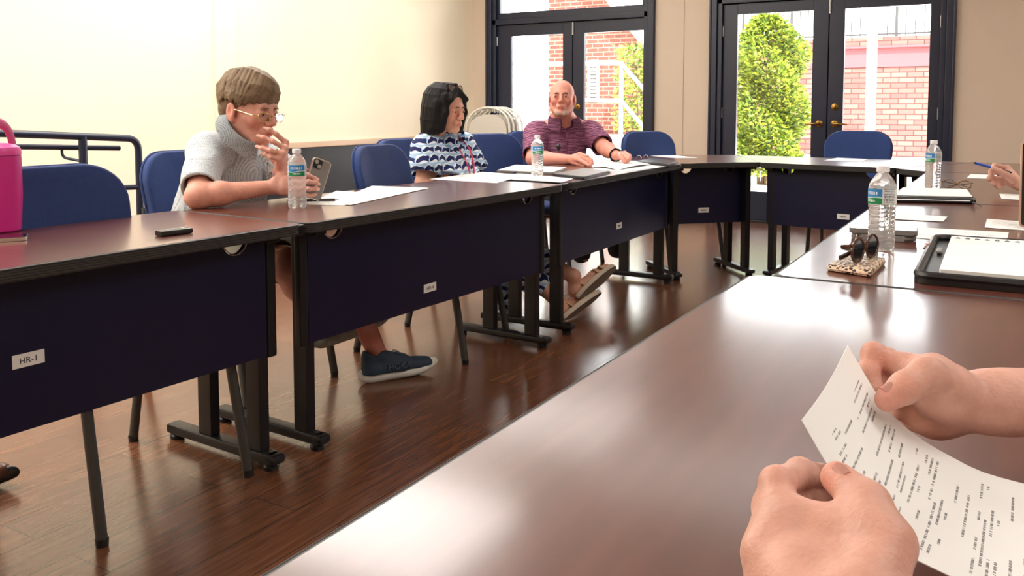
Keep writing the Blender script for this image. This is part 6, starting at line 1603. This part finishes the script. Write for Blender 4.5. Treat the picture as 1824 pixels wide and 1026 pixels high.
# -- the sheet
A_, B_ = P(1428, 748, .585), P(1510, 615, .760)
fe = [A_, B_]; xdir = V((1, -.10, 0))
def sheet_fn(u, v):          # u along the long side (towards the reader), v across it: 0 near edge, 1 far edge
    near = [A_, P(1500, 868, .556), P(1575, 950, .530), P(1645, 1004, .505), V((.165, .50, .792))]
    far = [B_, P(1590, 740, .742), P(1700, 817, .715), P(1824, 862, .688), V((.165, .735, .800))]
    def cat(p, t):
        n = len(p) - 1; i = min(int(t * n), n - 1); f = t * n - i; p0, p1, p2, p3 = p[max(i - 1, 0)], p[i], p[i + 1], p[min(i + 2, n)]
        return .5 * ((2 * p1) + (p2 - p0) * f + (2 * p0 - 5 * p1 + 4 * p2 - p3) * f * f + (3 * p1 - p0 - 3 * p2 + p3) * f ** 3)
    def even(p, t):
        pts = [cat(p, k / 80) for k in range(81)]; cum = [0]
        for k in range(80): cum.append(cum[-1] + (pts[k + 1] - pts[k]).length)
        g = t * cum[-1]
        for k in range(80):
            if cum[k + 1] >= g - 1e-9: return pts[k] + (pts[k + 1] - pts[k]) * ((g - cum[k]) / max(1e-9, cum[k + 1] - cum[k]))
        return pts[-1]
    a, b = even(near, u), even(far, u); p = a + (b - a) * v
    return p + V((0, 0, -.016 * math.sin(PI * v) * (.3 + .7 * u)))
mb = MB(); nu, nv = 28, 22; mb.sheet(sheet_fn, nu, nv, .00025)
pp = mb.build('printed_sheet', paper_mat('agenda_print', True, 78, .55, 3, True), None, smooth=60)
uv = pp.data.uv_layers.new(name='UVMap')
for lp in pp.data.loops:
    i, j = divmod(lp.vertex_index // 2, nv + 1); uv.data[lp.index].uv = (j / nv, 1 - i / nu)
cen = sum((v.co for v in pp.data.vertices), V()) / len(pp.data.vertices)
for v in pp.data.vertices: v.co -= cen
pp.location = cen; tag(pp, 'printed agenda sheet held up by two hands over the nearest table', 'paper')
# -- person with the pen
wR = P(1816, 328, 3.44); eR = V((.25, 4.02, .80)); wL = V((.30, 3.72, .775)); eL = V((.33, 3.52, .79))
nb = V((.60, 3.86, 1.10)); sR, sL = V((.59, 4.04, 1.03)), V((.59, 3.68, 1.03)); pel = V((.68, 3.86, .56)); hd = V((.55, 3.86, 1.235))
F, T, R, chest = side_person('', None, hd, V((-1, 0, -.3)), nb, sR, sL, eR, wR, eL, wL, pel, None, .005, None, (-.22, 3.38, .02), (.92, 4.32, 1.46))
kn = [P(1794, 299, 3.47), P(1795, 308, 3.45), P(1794, 317, 3.44), P(1791, 325, 3.44)]
fi = [[P(1772, 294, 3.44), P(1764, 305, 3.41), P(1766, 314, 3.40)], [P(1768, 307, 3.42), P(1761, 318, 3.40), P(1770, 324, 3.41)], [P(1770, 318, 3.41), P(1768, 327, 3.40), P(1778, 330, 3.42)], [P(1774, 326, 3.41), P(1777, 333, 3.41), P(1786, 333, 3.42)]]
fine_pen = lambda F: grip_hand(F, wR, kn, fi, [P(1803, 320, 3.41), P(1792, 312, 3.38), P(1779, 305, 3.37), P(1769, 300, 3.37)], 1.0, 1.0)
fine_pen(F); hand(F, wL, V((-.9, .3, -.05)), V((0, 0, -1)), V((0, 1, 0)), [(22, 28, 16)] * 4)
writer = body_obj(F, M['skin_hand'], V((.66, 3.86, 0)), 'person at the right edge whose hand holds a blue pen', face_tints(T, R, 1.03))
side_clothes(writer, (.36, 3.40, .48), (.95, 4.32, 1.18), pel, chest, nb, sR, sL, eR, eL, M['dark_cloth'])
short_hair(writer, T, R, hd, M['hair_brown']); eyes(writer, T, 1.03, V((-1, 0, -.3)))
pa, pb = P(1734, 289.5, 3.40), P(1801, 307.5, 3.40)
bp = thing('blue_pen', 'blue and silver pen held in the hand at the right edge', 'pen', (pa + pb) / 2); dv = (pb - pa).normalized(); L2 = (pb - pa).length / 2
MB().tube([dv * -L2 * .9, dv * -L2 * .1], .0052, 12).build('pen_grip', M['blue_plastic'], bp)
MB().tube([dv * -L2 * .1, dv * L2 * .5], .0050, 12).build('pen_barrel', M['steel'], bp); MB().tube([dv * L2 * .5, dv * L2], [.0050, .0042], 12).build('pen_cap', M['black_plastic'], bp)
MB().tube([dv * -L2, dv * -L2 * .9], [.0012, .0045], 10).build('pen_tip', M['black_plastic'], bp)
put(dup(CH0), .62, .70, PI, 'blue chair under the person whose hands hold the sheet')
put(dup(CH0), .74, 3.86, PI, 'blue chair under the person who holds the blue pen')
# brown leather shoe at the lower left edge of the picture
M['brown_leather'] = plain('brown_leather', (84, 50, 34), .3, var=.25, vs=40)
sp = thing('leather_shoe', 'brown leather shoe under the left table at the bottom left edge', 'shoe', (-2.53, 1.32, .0008))
q0 = PZ(22, 850, .03)
shoe(sp, V((q0.x - .25, q0.y - .17, .002)), V((q0.x, q0.y, .002)), (0, 0, 1), (M['brown_leather'], M['black_plastic']), 'shoe_upper', 'brown leather upper', wid=.044, hi=.06)
# ================================================================== LIGHT, SKY, CAMERA
def area(name, loc, size, power, color=(1, .965, .915), rot=(0, 0, 0)):
    l = bpy.data.lights.new(name, 'AREA'); l.shape = 'RECTANGLE'; l.size, l.size_y = size; l.energy = power; l.color = color
    o = bpy.data.objects.new(name, l); COL.objects.link(o); o.location = loc; o.rotation_euler = rot; return o
for k, (x, y, p) in enumerate(((-3.9, 1.4, 108), (-3.9, 4.2, 86), (-3.9, 6.4, 32), (1.6, -1.0, 30), (1.6, 1.8, 46), (1.6, 5.0, 40), (-1.3, 5.9, 14), (-3.6, -.8, 86))):
    area('ceiling_light', (x, y, ZC - .012), (2.4, 1.2), p * 1.12)
sun = bpy.data.lights.new('sun', 'SUN'); sun.energy = 38; sun.angle = .01; sun.color = (1, .96, .88)
so = bpy.data.objects.new('sun', sun); COL.objects.link(so); so.rotation_euler = V((-.55, .62, -1.15)).to_track_quat('-Z', 'Y').to_euler()
w = bpy.data.worlds.new('sky'); SC.world = w; w.use_nodes = True; nt = w.node_tree; bg = nt.nodes['Background']
sk = nt.nodes.new('ShaderNodeTexSky'); sk.sky_type = 'HOSEK_WILKIE'; sk.turbidity = 5; sk.sun_direction = V((.55, -.62, 1.15)).normalized()
mx = nt.nodes.new('ShaderNodeMix'); mx.data_type = 'RGBA'; mx.inputs[0].default_value = .75; nt.links.new(sk.outputs[0], mx.inputs[6]); mx.inputs[7].default_value = (1, 1, 1, 1)
nt.links.new(mx.outputs[2], bg.inputs[0]); bg.inputs[1].default_value = 16.0
cd = bpy.data.cameras.new('camera'); cd.sensor_width = 36; cd.lens = FPX / 1824 * 36; cd.shift_y = -(513 - CY) / 1824; cd.clip_start = .02
co = bpy.data.objects.new('camera', cd); COL.objects.link(co); co.location = (0, 0, CAM_H); co.rotation_euler = (PI / 2 - math.atan(PITCH_T), 0, PSI)
SC.camera = co
SC.view_settings.view_transform = 'Standard'; SC.view_settings.look = 'None'; SC.view_settings.exposure = 0.0; SC.view_settings.gamma = 1
SC.view_settings.use_curve_mapping = False
